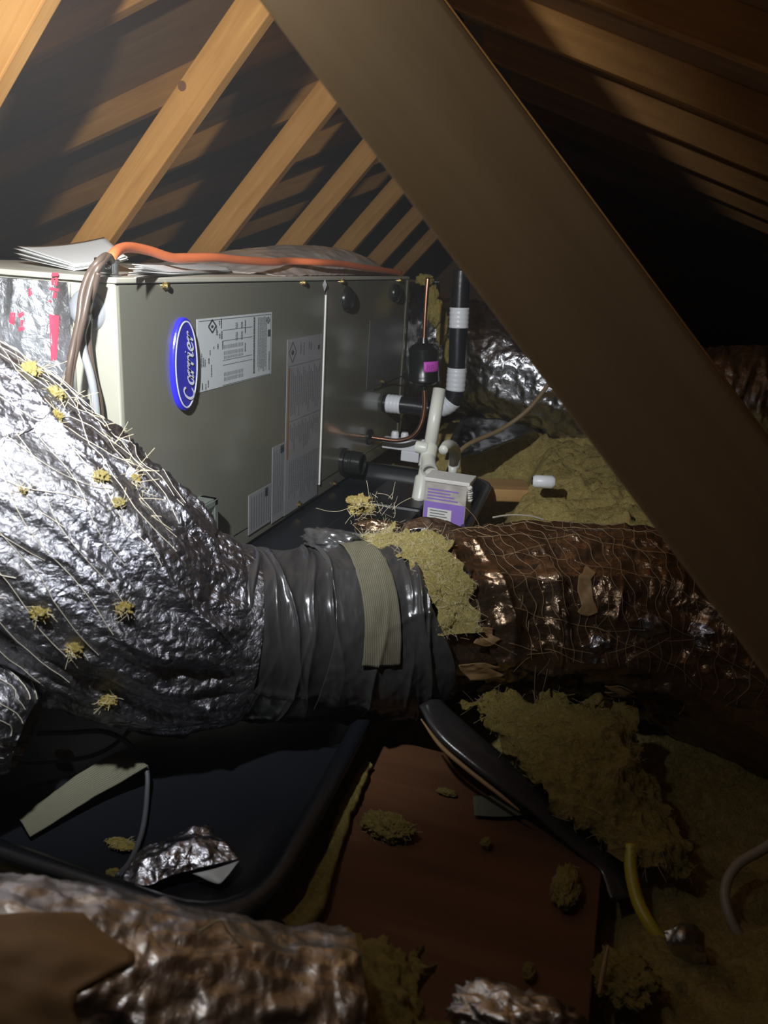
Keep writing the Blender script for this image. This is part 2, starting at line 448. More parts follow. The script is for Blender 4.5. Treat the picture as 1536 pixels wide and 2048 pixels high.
def fuzz(name, me, n, length, r0, m, parent, down=0.0, seed=5):
    """short fibres standing out of a fibreglass surface"""
    rg = np.random.default_rng(seed); me.update(); P = me.polygons; ids = rg.integers(0, len(P), n); L_ = []
    for i in ids:
        p = P[int(i)]; c = np.array(p.center); nn = np.array(p.normal); v = nn * rg.uniform(0.3, 1) + rg.normal(size=3) * 0.7; v[2] -= down; v /= np.linalg.norm(v) + 1e-9
        t = np.linspace(0, 1, 5)[:, None]; L_.append(c + v * length * rg.uniform(.3, 1.2) * t + rg.normal(size=3) * length * 0.5 * t * t)
    o = link(name, strands_me(name, L_, r0), m)
    o['kind'] = 'stuff'
    if parent.type == 'EMPTY': child_local(o, parent)
    else: o.parent = parent
    return o

# ================================================================== THE SETTING
APX, CHZ, SL = -0.79, 1.405, 0.36                # ridge line, underside of the chords there, roof slope
TH = math.atan(SL); CT, ST = math.cos(TH), math.sin(TH)
fl = link('floor', box_me('floor', -4.6, 3.4, -1.3, 7.4, -0.12, -0.10), 'deck_wood'); tag(fl, 'dark attic deck under the insulation', None, None, 'structure')

def roof(side):
    o = thing('ceiling', 'dark brown plywood roof deck sloping down to the %s' % ('left' if side < 0 else 'right'), 'roof deck'); del o['category']
    o['kind'] = 'structure'
    me = box_me('roof_panel', 0.003, 1.217, 0.003, 2.437, 0, 0.012); me.materials.append(MATS['sheathing'])
    z0 = CHZ + 0.089 / CT
    for k in range(4):
        for j in range(4):
            p = bpy.data.objects.new('roof_panel', me); C.objects.link(p); p.parent = o
            s = k * 1.22
            ex = Vector((side * CT, 0, -ST)); ez = Vector((side * ST, 0, CT)); ey = ez.cross(ex)
            y = -1.6 + j * 2.44 - (1.22 if k % 2 else 0) + (0 if side > 0 else 2.44)
            org = Vector((APX, y, z0)) + ex * (s + 0.01)
            p.matrix_local = Matrix(((ex.x, ey.x, ez.x, org.x), (ex.y, ey.y, ez.y, org.y), (ex.z, ey.z, ez.z, org.z), (0, 0, 0, 1)))
    return o
roof(-1); roof(1)
zr = CHZ + 0.089 / CT
gw = link('wall_back', mesh_from('wall_back', [(APX - 4.4, 7.42, -0.12), (APX + 4.2, 7.42, -0.12), (APX + 4.2, 7.42, zr - 4.2 * SL), (APX, 7.42, zr), (APX - 4.4, 7.42, zr - 4.4 * SL), 
          (APX - 4.4, 7.45, -0.12), (APX + 4.2, 7.45, -0.12), (APX + 4.2, 7.45, zr - 4.2 * SL), (APX, 7.45, zr), (APX - 4.4, 7.45, zr - 4.4 * SL)],
          [(0, 1, 2, 3, 4), (9, 8, 7, 6, 5), (0, 5, 6, 1), (1, 6, 7, 2), (2, 7, 8, 3), (3, 8, 9, 4), (4, 9, 5, 0)]), 'sheathing')
tag(gw, 'dark gable end wall far behind the trusses', None, None, 'structure')

def beam(name, A, B, wid, thick, m, parent=None, bev=0.004):
    A, B = Vector(A), Vector(B); L = (B - A).length
    me = box_me(name, 0, L, -thick / 2, thick / 2, -wid / 2, wid / 2, bev, 2)
    o = link(name, me, m, parent)
    ex = (B - A).normalized(); ey = Vector((0, 1, 0)); ez = ex.cross(ey).normalized(); ey = ez.cross(ex)
    mw = Matrix(((ex.x, ey.x, ez.x, A.x), (ex.y, ey.y, ez.y, A.y), (ex.z, ey.z, ez.z, A.z), (0, 0, 0, 1)))
    if parent: o.matrix_local = Matrix.Translation(-Vector(parent.location)) @ mw
    else: o.matrix_world = mw
    return o
def truss(y, label, near=False, chords=True):
    t = thing('roof_truss', label, 'truss', 'roof trusses', (APX, y, CHZ))
    m = 'near_wood' if near else 'web_wood'
    oz = 0.0445 / CT
    if chords:
        for sd in (-1, 1):
            beam('top_chord', (APX + sd * 0.002, y, CHZ + oz), (APX + sd * 4.1, y, CHZ + oz - SL * 4.1), 0.089, 0.038, 'chord_wood', t)
    # webs, both leaning in to the ridge
    beam('web', (-0.79 - 1.36, y, -0.09), (-0.82, y, 1.39), 0.089, 0.038, m, t)
    beam('web', (0.645, y, -0.09), (-0.752, y, 1.392), 0.089, 0.038, m, t)
    pl = box_me('gusset_plate', APX - 0.09, APX + 0.09, y - 0.0205, y - 0.019, CHZ - 0.07, CHZ + 0.07)
    child_local(link('gusset_plate', pl, 'steel'), t)
    return t
truss(0.54, 'near truss whose broad blurred web crosses the picture from top to right edge', True)
words_ = ['truss with only a corner of its web at the top left', 'truss with the brightest web, marked by a dark knot, behind the papers',
          'second lit truss web behind the orange cable, next after the knotted one', 'third lit truss web, narrower, rising behind the unit top',
          'fourth truss web, small, above the clear film', 'fifth truss web, short stub above the clear film end', 'farthest dim truss deep in the dark attic']
TY = [1.29, 1.9, 2.51, 3.12, 3.73, 4.34, 4.95]
TR = [truss(y, l) for y, l in zip(TY, words_)]
kp = atY(364, 172, 1.9 - 0.0195)
kn = child_local(link('knot', lathe_me('knot', [(0.012, 0), (0.0115, 0.0008), (0.004, 0.0012)], kp, (0, -1, 0), 20), 'knot'), TR[1])

# ------------------------------------------------------------------ insulation bed
def bed():
    nx, ny = 300, 330
    xs = np.concatenate([np.linspace(-3.2, -1.5, 50, endpoint=False), np.linspace(-1.5, 1.0, 320, endpoint=False), np.linspace(1.0, 2.9, 50)])
    ys = np.concatenate([np.linspace(0.0, 3.6, 400, endpoint=False), np.linspace(3.6, 7.3, 80)])
    X, Y = np.meshgrid(xs, ys, indexing='ij')
    P = np.stack([X, Y, np.zeros_like(X)], -1)
    h = 0.0 + 0.10 * fbm(P * 2.3, 4) + 0.05 * ridged(P * 6 + 3, 4) + 0.045 * fbm(P * 17, 4) + 0.035 * fbm(P * 45, 3) + 0.02 * np.minimum(0, fbm(P * 23 + 7, 3)) * 4 * (fbm(P * 3 + 2, 2) > 0)
    # batt joints
    for y0 in (1.55, 2.05, 2.75, 3.3):
        h -= 0.05 * np.exp(-((Y - y0 - 0.05 * np.sin(X * 4 + y0) - 0.12 * X) / 0.018) ** 2)
    h += 0.045 * (1 / (1 + np.exp(-(X + 0.1) * 12))) * (1 / (1 + np.exp(-(Y - 1.5) * 6)))
    h += 0.045 / (1 + np.exp(-(Y - 2.35) * 12))
    h = np.minimum(h, 0.13)
    def inside(x0, x1, y0, y1, k=60): 
        sg = lambda t: 1 / (1 + np.exp(-np.clip(t * k, -60, 60)))
        return sg(X - x0) * sg(x1 - X) * sg(Y - y0) * sg(y1 - Y)
    for b in ((-1.56, -0.27, 0.47, 2.75), (-0.30, 0.075, -0.2, 0.99), (-1.4, -0.7, 2.6, 3.9)):
        m_ = inside(*b); h = h * (1 - m_) + (-0.085) * m_
    m_ = inside(0.05, 0.75, -0.5, 0.97, 30); h = h * (1 - m_) + (-0.040 + 0.6 * h) * m_
    P[..., 2] = h
    o = link('loose_insulation', grid_me('loose_insulation', P), 'glass_dusty')
    tag(o, 'yellow fibreglass insulation lying between the joists across the attic floor', 'insulation', None, 'stuff')
bed()

# ------------------------------------------------------------------ deck board, joist, pan
db = thing('deck_board', 'reddish brown plywood board on the floor right of the black pan', 'board', None, (-0.1, 0.5, -0.012))
child_local(link('board_panel', box_me('board_panel', -0.268, 0.052, 0.05, 0.925, -0.018, 0.0, 0.002), 'deck_wood'), db)
j1 = beam('ceiling_joist', (-0.41, 2.20, 0.020), (-0.25, 2.27, 0.020), 0.038, 0.12, 'joist_wood'); tag(j1, 'bare orange joist top showing between yellow insulation behind purple carton', 'joist')

def rounded_loop(cs, rad, n=8):
    """rounded polygon from corners (counter-clockwise)"""
    out = []; m_ = len(cs)
    for i in range(m_):
        p0, p1, p2 = (np.array(cs[(i + k) % m_], float) for k in (-1, 0, 1))
        a = (p0 - p1) / np.linalg.norm(p0 - p1); b = (p2 - p1) / np.linalg.norm(p2 - p1)
        s, e = p1 + a * rad, p1 + b * rad
        for t in np.linspace(0, 1, n):
            out.append((1 - t) ** 2 * s + 2 * t * (1 - t) * p1 + t * t * e)
    return np.array(out)
def inset(cs, dlt):
    c = np.mean(cs, axis=0); out = []
    for p in cs:
        v = np.array(p) - c; out.append(np.array(p) - np.sign(v) * dlt)
    return out
pc = [(-1.50, 0.492), (-0.252, 0.492), (-0.345, 2.19), (-1.50, 2.19)]
pan = thing('drain_pan', 'black plastic drain pan with rounded corner under the air handler', 'drain pan', None, (-0.9, 1.3, 0.0))
lo = []
for dl, z, rad in ((0.030, -0.012, 0.085), (0.010, 0.030, 0.09), (0.006, 0.048, 0.09), (-0.004, 0.055, 0.095), (-0.002, 0.061, 0.095), (0.012, 0.062, 0.09), (0.022, 0.056, 0.085), (0.030, 0.028, 0.08), (0.042, 0.008, 0.07), (0.07, 0.004, 0.06)):
    L2 = rounded_loop(inset(pc, dl), rad); lo.append(np.column_stack([L2, np.full(len(L2), z)]))
lo = np.array(lo)
nl = lo.shape[1]
me = grid_me('pan_tray', np.array(lo), True)
bm = bmesh.new(); bm.from_mesh(me); bm.verts.ensure_lookup_table()
bm.faces.new([bm.verts[(len(lo) - 1) * nl + k] for k in range(nl)]); bm.faces.new([bm.verts[k] for k in range(nl)][::-1])
bm.to_mesh(me); bm.free(); smooth(me)
child_local(link('pan_tray', me, 'pan_black'), pan)
# moulded raised pads and ribs in the pan
def pad(px0, px1, z=0.045):
    a = atZ(*px0, z); b = atZ(*px1, z)
    return a, b
for (y0, y1) in ((1.60, 1.82), (1.84, 2.06)):
    child_local(link('pan_rib', box_me('pan_rib', -0.64, -0.47, y0, y1, 0.0, 0.05, 0.008, 2), 'pan_black'), pan)

# ================================================================== AIR HANDLER
XF, Y0, Y1, ZB, ZT = -0.788, 1.06, 2.66, 0.015, 0.607
XB = -1.36
def FP(px, py): q = atX(px, py, XF); return q[1], q[2]
ah = thing('air_handler', 'olive grey horizontal air handler cabinet standing in the black pan', 'air handler', None, ((XF + XB) / 2, (Y0 + Y1) / 2, ZB))
def part(name, me, m, parent=None, label=None):
    o = link(name, me, m); p = parent or ah
    if p.type == 'EMPTY': child_local(o, p)
    else:
        o.parent = p; root = p.parent
        o.matrix_parent_inverse = Matrix.Identity(4)
    if label: o['label'] = label
    return o
YS = FP(645, 780)[0]
part('casing', box_me('casing', XB, XF - 0.012, Y0 + 0.002, Y1, ZB, ZT - 0.010, 0.003), 'unit_cream', label='cream painted end of the cabinet')
part('corner_post', box_me('corner_post', XF - 0.052, XF - 0.0015, Y0 - 0.003, Y0 + 0.03, ZB, ZT - 0.009, 0.003), 'unit_cream')
part('top_panel', box_me('top_panel', XB - 0.004, XF + 0.003, Y0 - 0.006, Y1 + 0.003, ZT - 0.009, ZT, 0.002), 'unit_top', label='pale folded sheet metal top')
part('front_panel', box_me('front_panel', XF - 0.012, XF, Y0 + 0.004, YS - 0.004, ZB + 0.040, ZT - 0.011, 0.002), 'unit_paint')
part('front_panel', box_me('front_panel', XF - 0.012, XF, YS + 0.004, Y1 - 0.02, ZB + 0.040, ZT - 0.011, 0.002), 'unit_paint')
part('base_rail', box_me('base_rail', XF - 0.016, XF - 0.002, Y0 + 0.004, Y1 - 0.01, ZB, ZB + 0.038, 0.002), 'unit_paint')
part('end_flange', box_me('end_flange', XF - 0.012, XF + 0.004, Y1 - 0.018, Y1 + 0.003, ZB, ZT - 0.011, 0.003), 'unit_paint')
part('seam_strip', box_me('seam_strip', XF - 0.004, XF + 0.003, YS - 0.0035, YS + 0.0035, ZB + 0.035, ZT - 0.045, 0.001), 'seam_white', label='thin white gasket strip between the two front panels')
yc, zc_ = FP(648, 570)
part('seam_clip', mesh_from('seam_clip', [(XF + 0.002, yc, zc_ + 0.016), (XF + 0.002, yc + 0.014, zc_), (XF + 0.002, yc, zc_ - 0.016), (XF + 0.002, yc - 0.014, zc_), (XF + 0.008, yc, zc_), (XF - 0.002, yc, zc_)],
     [(0, 1, 4), (1, 2, 4), (2, 3, 4), (3, 0, 4), (1, 0, 5), (2, 1, 5), (3, 2, 5), (0, 3, 5)]), 'clip_grey')
# hexagonal brass-coloured screws
def screw_me(o_):
    me = lathe_me('screw', [(0.0095, 0.0), (0.0095, 0.0016), (0.0062, 0.0018), (0.0062, 0.0075), (0.0050, 0.0090)], o_, (1, 0, 0), 6)
    smooth(me, False); return me
sm0 = screw_me((0, 0, 0)); sm0.materials.append(MATS['brass'])
for px, py in ((329, 571), (606, 565), (683, 562), (798, 560), (597, 1008), (668, 966), (764, 762)):
    y, z = FP(px, py)
    s_o = bpy.data.objects.new('screw', sm0); C.objects.link(s_o); s_o.location = (XF, y, z); child_local(s_o, ah)
# black rubber plugs
for px, py, rr in ((693, 598, 0.034), (790, 586, 0.030)):
    y, z = FP(px, py)
    part('rubber_plug', lathe_me('rubber_plug', [(rr, 0), (rr, 0.004), (rr * 0.92, 0.010), (rr * 0.66, 0.016), (rr * 0.3, 0.019)], (XF, y, z), (1, 0, 0), 30), 'rubber_black')
# drain stub with threaded cap
y, z = FP(686, 922)
stub = part('drain_stub', lathe_me('drain_stub', [(0.040, 0), (0.040, 0.012), (0.034, 0.014), (0.034, 0.026), (0.036, 0.028), (0.036, 0.034), (0.034, 0.036), (0.034, 0.062), (0.029, 0.064), (0.029, 0.050), (0.010, 0.049)], (XF, y, z), (1, 0, 0), 30), 'rubber_black', label='black threaded drain stub')
# grommet on the end
gq = atY(178, 621, Y0)
part('grommet', lathe_me('grommet', [(0.034, 0.0), (0.034, 0.004), (0.029, 0.010), (0.019, 0.012), (0.015, 0.010), (0.015, 0.003)], gq, (0, -1, 0), 30), 'rubber_grey')
# clear plastic pull handle
ya, za = FP(362, 1010); yb, zb = FP(404, 1004); zl = za - 0.135
hp = [(0, ya), (0.034, ya + 0.006), (0.040, (ya + yb) / 2), (0.034, yb - 0.006), (0, yb)]
bmh = bmesh.new()
def hbox(x0, x1, y0, y1, z0, z1):
    g = bmesh.ops.create_cube(bmh, size=1)['verts']
    for v in g: v.co = Vector(((x0 + x1) / 2 + v.co.x * (x1 - x0), (y0 + y1) / 2 + v.co.y * (y1 - y0), (z0 + z1) / 2 + v.co.z * (z1 - z0)))
hbox(0, 0.004, ya, yb, zl, za)
hbox(0, 0.038, yb - 0.016, yb, zl, za)
hbox(0, 0.038, ya, yb, za - 0.016, za)
hbox(0, 0.038, ya, ya + 0.006, zl, za)
for v in bmh.verts: v.co.x += XF
bmesh.ops.bevel(bmh, geom=bmh.edges[:], offset=0.003, segments=2, affect='EDGES')
meh = bpy.data.meshes.new('pull_handle'); bmh.to_mesh(meh); bmh.free()
part('pull_handle', meh, 'clear_plastic', label='clear plastic pull handle half hidden by the duct')

# ---- badge
yb0, zb0 = FP(364, 727)
zt_ = FP(365, 634)[1]; zl_ = FP(378, 817)[1]
bh = (zt_ - zl_) / 2; zb0 = (zt_ + zl_) / 2; bw = bh / 2.05
TH_B = 0.0085
def oval(rh, rw, x, n=64): return [(x, yb0 + rw * math.sin(t), zb0 + rh * math.cos(t)) for t in np.linspace(0, 2 * PI, n, endpoint=False)]
def loft(loops):
    n = len(loops[0]); V = [v for l in loops for v in l]; F_ = []
    for i in range(len(loops) - 1):
        for j in range(n): k = (j + 1) % n; F_.append((i * n + j, (i + 1) * n + j, (i + 1) * n + k, i * n + k))
    F_.append(tuple(range(n))); F_.append(tuple((len(loops) - 1) * n + j for j in range(n))[::-1])
    return V, F_
bdg = part('badge', mesh_from('badge', *loft([oval(bh, bw, XF), oval(bh, bw, XF + TH_B * 0.7), oval(bh * 0.985, bw * 0.97, XF + TH_B)]), False), 'badge_rim', label='glossy blue oval maker badge with white lettering')
part('badge_face', mesh_from('badge_face', *loft([oval(bh * 0.965, bw * 0.93, XF + TH_B - 0.001), oval(bh * 0.965, bw * 0.93, XF + TH_B + 0.0012)])), 'badge_blue', bdg)
def ring(r0, r1, x0, x1):
    a, b = oval(bh * r0[0], bw * r0[1], x1), oval(bh * r1[0], bw * r1[1], x1)
    c, e = oval(bh * r0[0], bw * r0[1], x0), oval(bh * r1[0], bw * r1[1], x0)
    n = len(a); V = a + b + c + e; F_ = []
    for j in range(n):
        k = (j + 1) % n; F_ += [(j, k, n + k, n + j), (2 * n + j, j, n + j, 3 * n + j) if False else (2 * n + j, 2 * n + k, k, j), (n + j, n + k, 3 * n + k, 3 * n + j)]
    return mesh_from('badge_ring', V, F_)
part('badge_ring', ring((0.935, 0.89), (0.905, 0.835), XF + TH_B, XF + TH_B + 0.0022), 'badge_white', bdg)
# lettering: brush strokes drawn along Z (reading upwards), letter tops towards -Y
def stroke(V, F_, pts, w0, wf=None, n=26):
    P = catmull(np.array(pts, float), n)
    T = np.gradient(P, axis=0); T /= np.linalg.norm(T, axis=1, keepdims=True) + 1e-9
    # broad-nib pen: thick on the slanted downstroke
    nib = np.array((math.cos(math.radians(28)), math.sin(math.radians(28))))
    b0 = len(V)
    for i, p in enumerate(P):
        nn = np.array((-T[i, 1], T[i, 0])); e = 1.0
        wd = w0 * (0.42 + 0.58 * abs(nn.dot(nib)))
        if i < 2 or i > n - 3: wd *= 0.7
        for sgn in (-1, 1):
            q = p + nn * wd * sgn; V.append(q)
    for i in range(n - 1): F_.append((b0 + 2 * i, b0 + 2 * i + 1, b0 + 2 * i + 3, b0 + 2 * i + 2))
LET = {
 'C': (1.12, [[(0.98, 1.02), (0.92, 1.22), (0.72, 1.30), (0.42, 1.10), (0.22, 0.70), (0.20, 0.32), (0.38, 0.04), (0.66, 0.05), (0.94, 0.30)]]),
 'a': (0.80, [[(0.74, 0.66), (0.52, 0.76), (0.24, 0.56), (0.14, 0.22), (0.26, 0.02), (0.46, 0.14), (0.66, 0.44)], [(0.78, 0.72), (0.62, 0.26), (0.64, 0.04), (0.86, 0.16)]]),
 'r': (0.62, [[(0.02, 0.52), (0.22, 0.74), (0.30, 0.66), (0.20, 0.30), (0.10, 0.00)], [(0.20, 0.34), (0.38, 0.62), (0.58, 0.74), (0.66, 0.62)]]),
 'i': (0.40, [[(0.06, 0.52), (0.26, 0.72), (0.14, 0.24), (0.18, 0.04), (0.40, 0.16)], [(0.34, 1.00), (0.40, 1.06)]]),
 'e': (0.72, [[(0.16, 0.34), (0.46, 0.40), (0.62, 0.56), (0.52, 0.74), (0.30, 0.66), (0.14, 0.36), (0.16, 0.10), (0.36, 0.02), (0.68, 0.22)]]),
}
V2, F2 = [], []; cur = 0.0
for ch in 'Carrier':
    adv, sts = LET[ch]
    for st in sts: stroke(V2, F2, [(cur + x + 0.12 * y, y) for x, y in st], 0.118)
    cur += adv
V2 = np.array(V2); tl, th = V2[:, 0].max() - V2[:, 0].min(), 1.3
sc_ = bh * 1.50 / tl
z_of = lambda u: zb0 - 0.02 * bh - bh * 0.75 + (u - V2[:, 0].min()) * sc_
y_of = lambda v: yb0 + 0.009 - (v - 0.42) * sc_ * 1.02
top_ = [(XF + TH_B + 0.0034, y_of(v), z_of(u)) for u, v in V2]; bot_ = [(XF + TH_B + 0.0010, y, z) for _, y, z in top_]
n2 = len(top_)
F3 = [tuple(f_) for f_ in F2] + [tuple(n2 + k for k in f_[::-1]) for f_ in F2]
part('lettering', mesh_from('lettering', top_ + bot_, F3), 'badge_white', bdg)

# ---- stickers on the panels: u runs right along Y, v runs down
class Sticker:
    def __init__(self, name, y0, y1, z0, z1, m, label=None, lift=0.0008, slope=0.0):
        self.y0, self.y1, self.z0, self.z1, self.x = y0, y1, z0, z1, XF + lift
        bm_ = box_me(name, XF - 0.0002, XF + lift, y0, y1, z0, z1)
        self.o = part(name, bm_, m, None, label); self.q = {}
    def rect(self, u0, u1, v0, v1, m):
        V, F_ = self.q.setdefault(m, ([], [])); b = len(V)
        x = self.x + 0.0004
        Y = lambda u: self.y0 + u * (self.y1 - self.y0)
        Z = lambda v: self.z1 - v * (self.z1 - self.z0)
        V += [(x, Y(u0), Z(v0)), (x, Y(u0), Z(v1)), (x, Y(u1), Z(v1)), (x, Y(u1), Z(v0))]; F_.append((b, b + 1, b + 2, b + 3))
    def poly(self, uv, m):
        V, F_ = self.q.setdefault(m, ([], [])); b = len(V); x = self.x + 0.0004
        V += [(x, self.y0 + u * (self.y1 - self.y0), self.z1 - v * (self.z1 - self.z0)) for u, v in uv]; F_.append(tuple(range(b, b + len(uv))))
    def line(self, u0, v0, u1, v1, w, m):
        asp = (self.z1 - self.z0) / (self.y1 - self.y0)
        du, dv = u1 - u0, (v1 - v0) * asp; L = math.hypot(du, dv); nu, nv = -dv / L * w, du / L * w / asp
        self.poly([(u0 - nu, v0 - nv), (u1 - nu, v1 - nv), (u1 + nu, v1 + nv), (u0 + nu, v0 + nv)], m)
    def words(self, u, v0, v1, w, m, lo=0.008, hi=0.03, gap=0.006):
        """a column of print too fine to read: word-long strokes running down"""
        v = v0
        while v < v1:
            e = min(v1, v + random.uniform(lo, hi)); self.rect(u - w / 2, u + w / 2, v, e, m); v = e + gap * random.uniform(0.6, 1.6)
    def diamond(self, u, v, du, dv, m):
        c = [(u, v - dv), (u + du, v), (u, v + dv), (u - du, v)]
        for k in range(4): self.line(*c[k], *c[(k + 1) % 4], 0.006, m)
        self.poly([(u + du * .42, v - dv * .05), (u + du * .1, v + dv * .30), (u - du * .30, v + dv * .22), (u - du * .42, v - dv * .12), (u - du * .15, v - dv * .02), (u - du * .2, v - dv * .30), (u + du * .1, v - dv * .16)], m)
    def done(self):
        for k, (m, (V, F_)) in enumerate(self.q.items()):
            o = part('print', mesh_from('print', V, [f_[::-1] if False else f_ for f_ in F_]), m, self.o); o['kind'] = 'stuff'
def corner(ptl, ptr, pbl, pbr):
    a, b, c, d_ = (FP(*p) for p in (ptl, ptr, pbl, pbr))
    return (a[0] + c[0]) / 2, (b[0] + d_[0]) / 2, (c[1] + d_[1]) / 2, (a[1] + b[1]) / 2
s1 = Sticker('rating_label', *corner((390, 637), (541, 626), (398, 783), (544, 749)), 'label_paper', 'pale rating plate with small tables and flame diamond')
for a in ((0.02, 0.03, 0.98, 0.03), (0.98, 0.03, 0.98, 0.985), (0.30, 0.985, 0.98, 0.985)): s1.line(*a, 0.002, 'ink_grey')
s1.diamond(0.175, 0.115, 0.046, 0.088, 'ink')
for u, v0, v1, m_ in ((0.285, 0.02, 0.16, 'ink'), (0.262, 0.05, 0.11, 'ink'), (0.29, 0.20, 0.31, 'ink'), (0.265, 0.23, 0.30, 'ink'), (0.225, 0.11, 0.24, 'ink_grey'), (0.235, 0.18, 0.25, 'ink_grey'),
                      (0.30, 0.34, 0.46, 'ink'), (0.24, 0.37, 0.44, 'ink'), (0.19, 0.40, 0.43, 'ink_grey'), (0.145, 0.44, 0.52, 'ink_grey'), (0.045, 0.47, 0.66, 'ink_grey'), (0.065, 0.53, 0.66, 'ink_grey'), (0.085, 0.56, 0.66, 'ink_grey'),
                      (0.13, 0.55, 0.63, 'ink'), (0.16, 0.65, 0.82, 'ink_grey'), (0.05, 0.88, 0.97, 'ink'), (0.09, 0.90, 0.98, 'ink_grey'), (0.12, 0.86, 0.96, 'ink_grey'), (0.60, 0.08, 0.28, 'ink'), (0.60, 0.42, 0.55, 'ink'),
                      (0.725, 0.05, 0.92, 'ink'), (0.735, 0.05, 0.92, 'ink_grey')):
    s1.words(u, v0, v1, 0.012, m_, 0.01, 0.04)
for u in (0.475, 0.49, 0.545, 0.56):
    s1.words(u, 0.10, 0.19, 0.010, 'ink_grey'); s1.words(u, 0.24, 0.36, 0.010, 'ink_grey')
for v0, v1 in ((0.40, 0.455), (0.49, 0.545), (0.56, 0.60), (0.80, 0.855), (0.87, 0.925)):
    for k in range(16): s1.rect(0.315 + k * 0.0165, 0.321 + k * 0.0165, v0, v1, 'ink_grey')
for v in (0.19, 0.34, 0.62, 0.69): s1.line(0.30, v, 0.70, v, 0.0015, 'ink_grey')
for u in np.arange(0.785, 0.925, 0.016): s1.words(u, 0.05 + 0.02 * random.random(), 0.94 - 0.12 * random.random(), 0.008, 'ink_grey', 0.01, 0.05)
s1.rect(0.935, 0.975, 0.27, 0.38, 'ink'); s1.words(0.96, 0.62, 0.92, 0.016, 'ink_grey'); s1.diamond(0.94, 0.12, 0.025, 0.05, 'ink_grey')
s1.done()
ys0, ys1, zs0, zs1 = corner((572, 680), (641, 668), (570, 1031), (637, 987)); ys1 = min(ys1, YS - 0.006)
s2 = Sticker('warning_label', ys0, ys1, zs0, zs1, 'label_grey', 'tall grey warning label with orange side stripe and flame diamond')
s2.rect(0.035, 0.075, 0.155, 0.665, 'label_orange'); s2.line(0.03, 0.145, 0.98, 0.145, 0.003, 'ink_grey'); s2.line(0.08, 0.455, 0.98, 0.455, 0.003, 'ink_grey')
s2.diamond(0.14, 0.072, 0.10, 0.055, 'ink'); s2.rect(0.86, 0.92, 0.06, 0.085, 'ink')
for u, v0, v1 in ((0.36, 0.03, 0.09), (0.45, 0.03, 0.10), (0.60, 0.03, 0.07), (0.66, 0.04, 0.08)): s2.words(u, v0, v1, 0.03, 'ink_grey', 0.004, 0.010, 0.002)
for k, u in enumerate(np.arange(0.12, 0.95, 0.055)):
    s2.words(u, 0.165 + 0.02 * (k % 3), 0.44 - 0.08 * random.random(), 0.026, 'ink_light', 0.004, 0.02, 0.003)
    s2.words(u, 0.475 + 0.02 * (k % 2), 0.64 - 0.10 * random.random(), 0.026, 'ink_light', 0.004, 0.02, 0.003)
    s2.words(u, 0.69, 0.95 - 0.08 * random.random(), 0.02, 'ink_light', 0.004, 0.02, 0.004)
s2.done()
a = corner((544, 896), (569, 884), (543, 1047), (569, 1030))
s3 = Sticker('notice_label', a[0], s2.y0 - 0.002, a[2], a[3], 'label_grey', 'narrow grey label beside the tall warning label')
for u in np.arange(0.12, 0.9, 0.14): s3.words(u, 0.06, 0.9, 0.05, 'ink_light', 0.01, 0.05)
s3.rect(0.62, 0.9, 0.02, 0.12, 'ink'); s3.done()
a = corner((497, 991), (541, 967), (496, 1070), (541, 1043))
s4 = Sticker('notice_label', a[0], min(a[1], s3.y0 - 0.002), a[2], a[3], 'label_grey', 'short grey label lowest and leftmost of the stepped labels')
for u in np.arange(0.12, 0.9, 0.11): s4.words(u, 0.10, 0.92, 0.04, 'ink_light', 0.01, 0.07)
s4.rect(0.72, 0.85, 0.04, 0.26, 'ink'); s4.done()
a = corner((735, 643), (806, 630), (737, 775), (806, 752))
s5 = Sticker('wiring_label', a[0], min(a[1], Y1 - 0.03), a[2], a[3], 'label_dark', 'dark glossy label on the far front panel')
for u in np.arange(0.08, 0.95, 0.06): s5.words(u, 0.05, 0.95 - 0.2 * random.random(), 0.02, 'ink_light', 0.01, 0.06)
s5.done()

# ---- plenum wrapped in foil at the near end
pl = thing('return_plenum', 'crumpled foil faced plenum board with red print at the near cabinet end', 'plenum', None, (-1.15, 1.0, 0.1))
xs = np.linspace(-1.46, -0.872, 130); zs = np.linspace(0.06, 0.594, 130)
X, Z = np.meshgrid(xs, zs, indexing='ij')
PP = np.stack([X, np.zeros_like(X), Z], -1)
dsp = 0.024 * np.abs(fbm(PP * np.array((9, 1, 5)), 3)) + 0.022 * ridged(PP * np.array((12, 1, 4)) + 5, 4) + 0.004 * fbm(PP * 40, 3)
fade = np.clip((-0.90 - X) / 0.07, 0, 1)
def pl_y(x, z): return None
PP[..., 1] = Y0 - 0.010 - dsp * fade
PLV = PP.copy()
child_local(link('foil_face', grid_me('foil_face', PP[::1]), 'foil_board'), pl)
child_local(link('plenum_body', box_me('plenum_body', -1.46, -0.874, Y0 - 0.009, Y0 - 0.002, 0.05, 0.594), 'foil_board'), pl)
def on_plenum(px, py, lift=0.0012):
    q = atY(px, py, Y0 - 0.02)
    for _ in range(3):
        i = int(np.clip(np.searchsorted(xs, q[0]), 1, 129)); k = int(np.clip(np.searchsorted(zs, q[2]), 1, 129))
        q = atY(px, py, PLV[i, k, 1] - lift)
    return q
def patch(name, quad, n, m_, mt, parent):
    """a strip of print following the crumpled foil; quad = four photo corners"""
    q = [np.array(p, float) for p in quad]; G = np.zeros((n, m_, 3))
    for i in range(n):
        for j in range(m_):
            u, v = i / (n - 1), j / (m_ - 1)
            p = q[0] * (1 - u) * (1 - v) + q[1] * u * (1 - v) + q[2] * u * v + q[3] * (1 - u) * v
            G[i, j] = on_plenum(*p)
    return child_local(link(name, grid_me(name, G), mt), parent)
patch('red_print', [(98, 628), (118, 632), (113, 720), (102, 722)], 6, 24, 'red_print', pl)
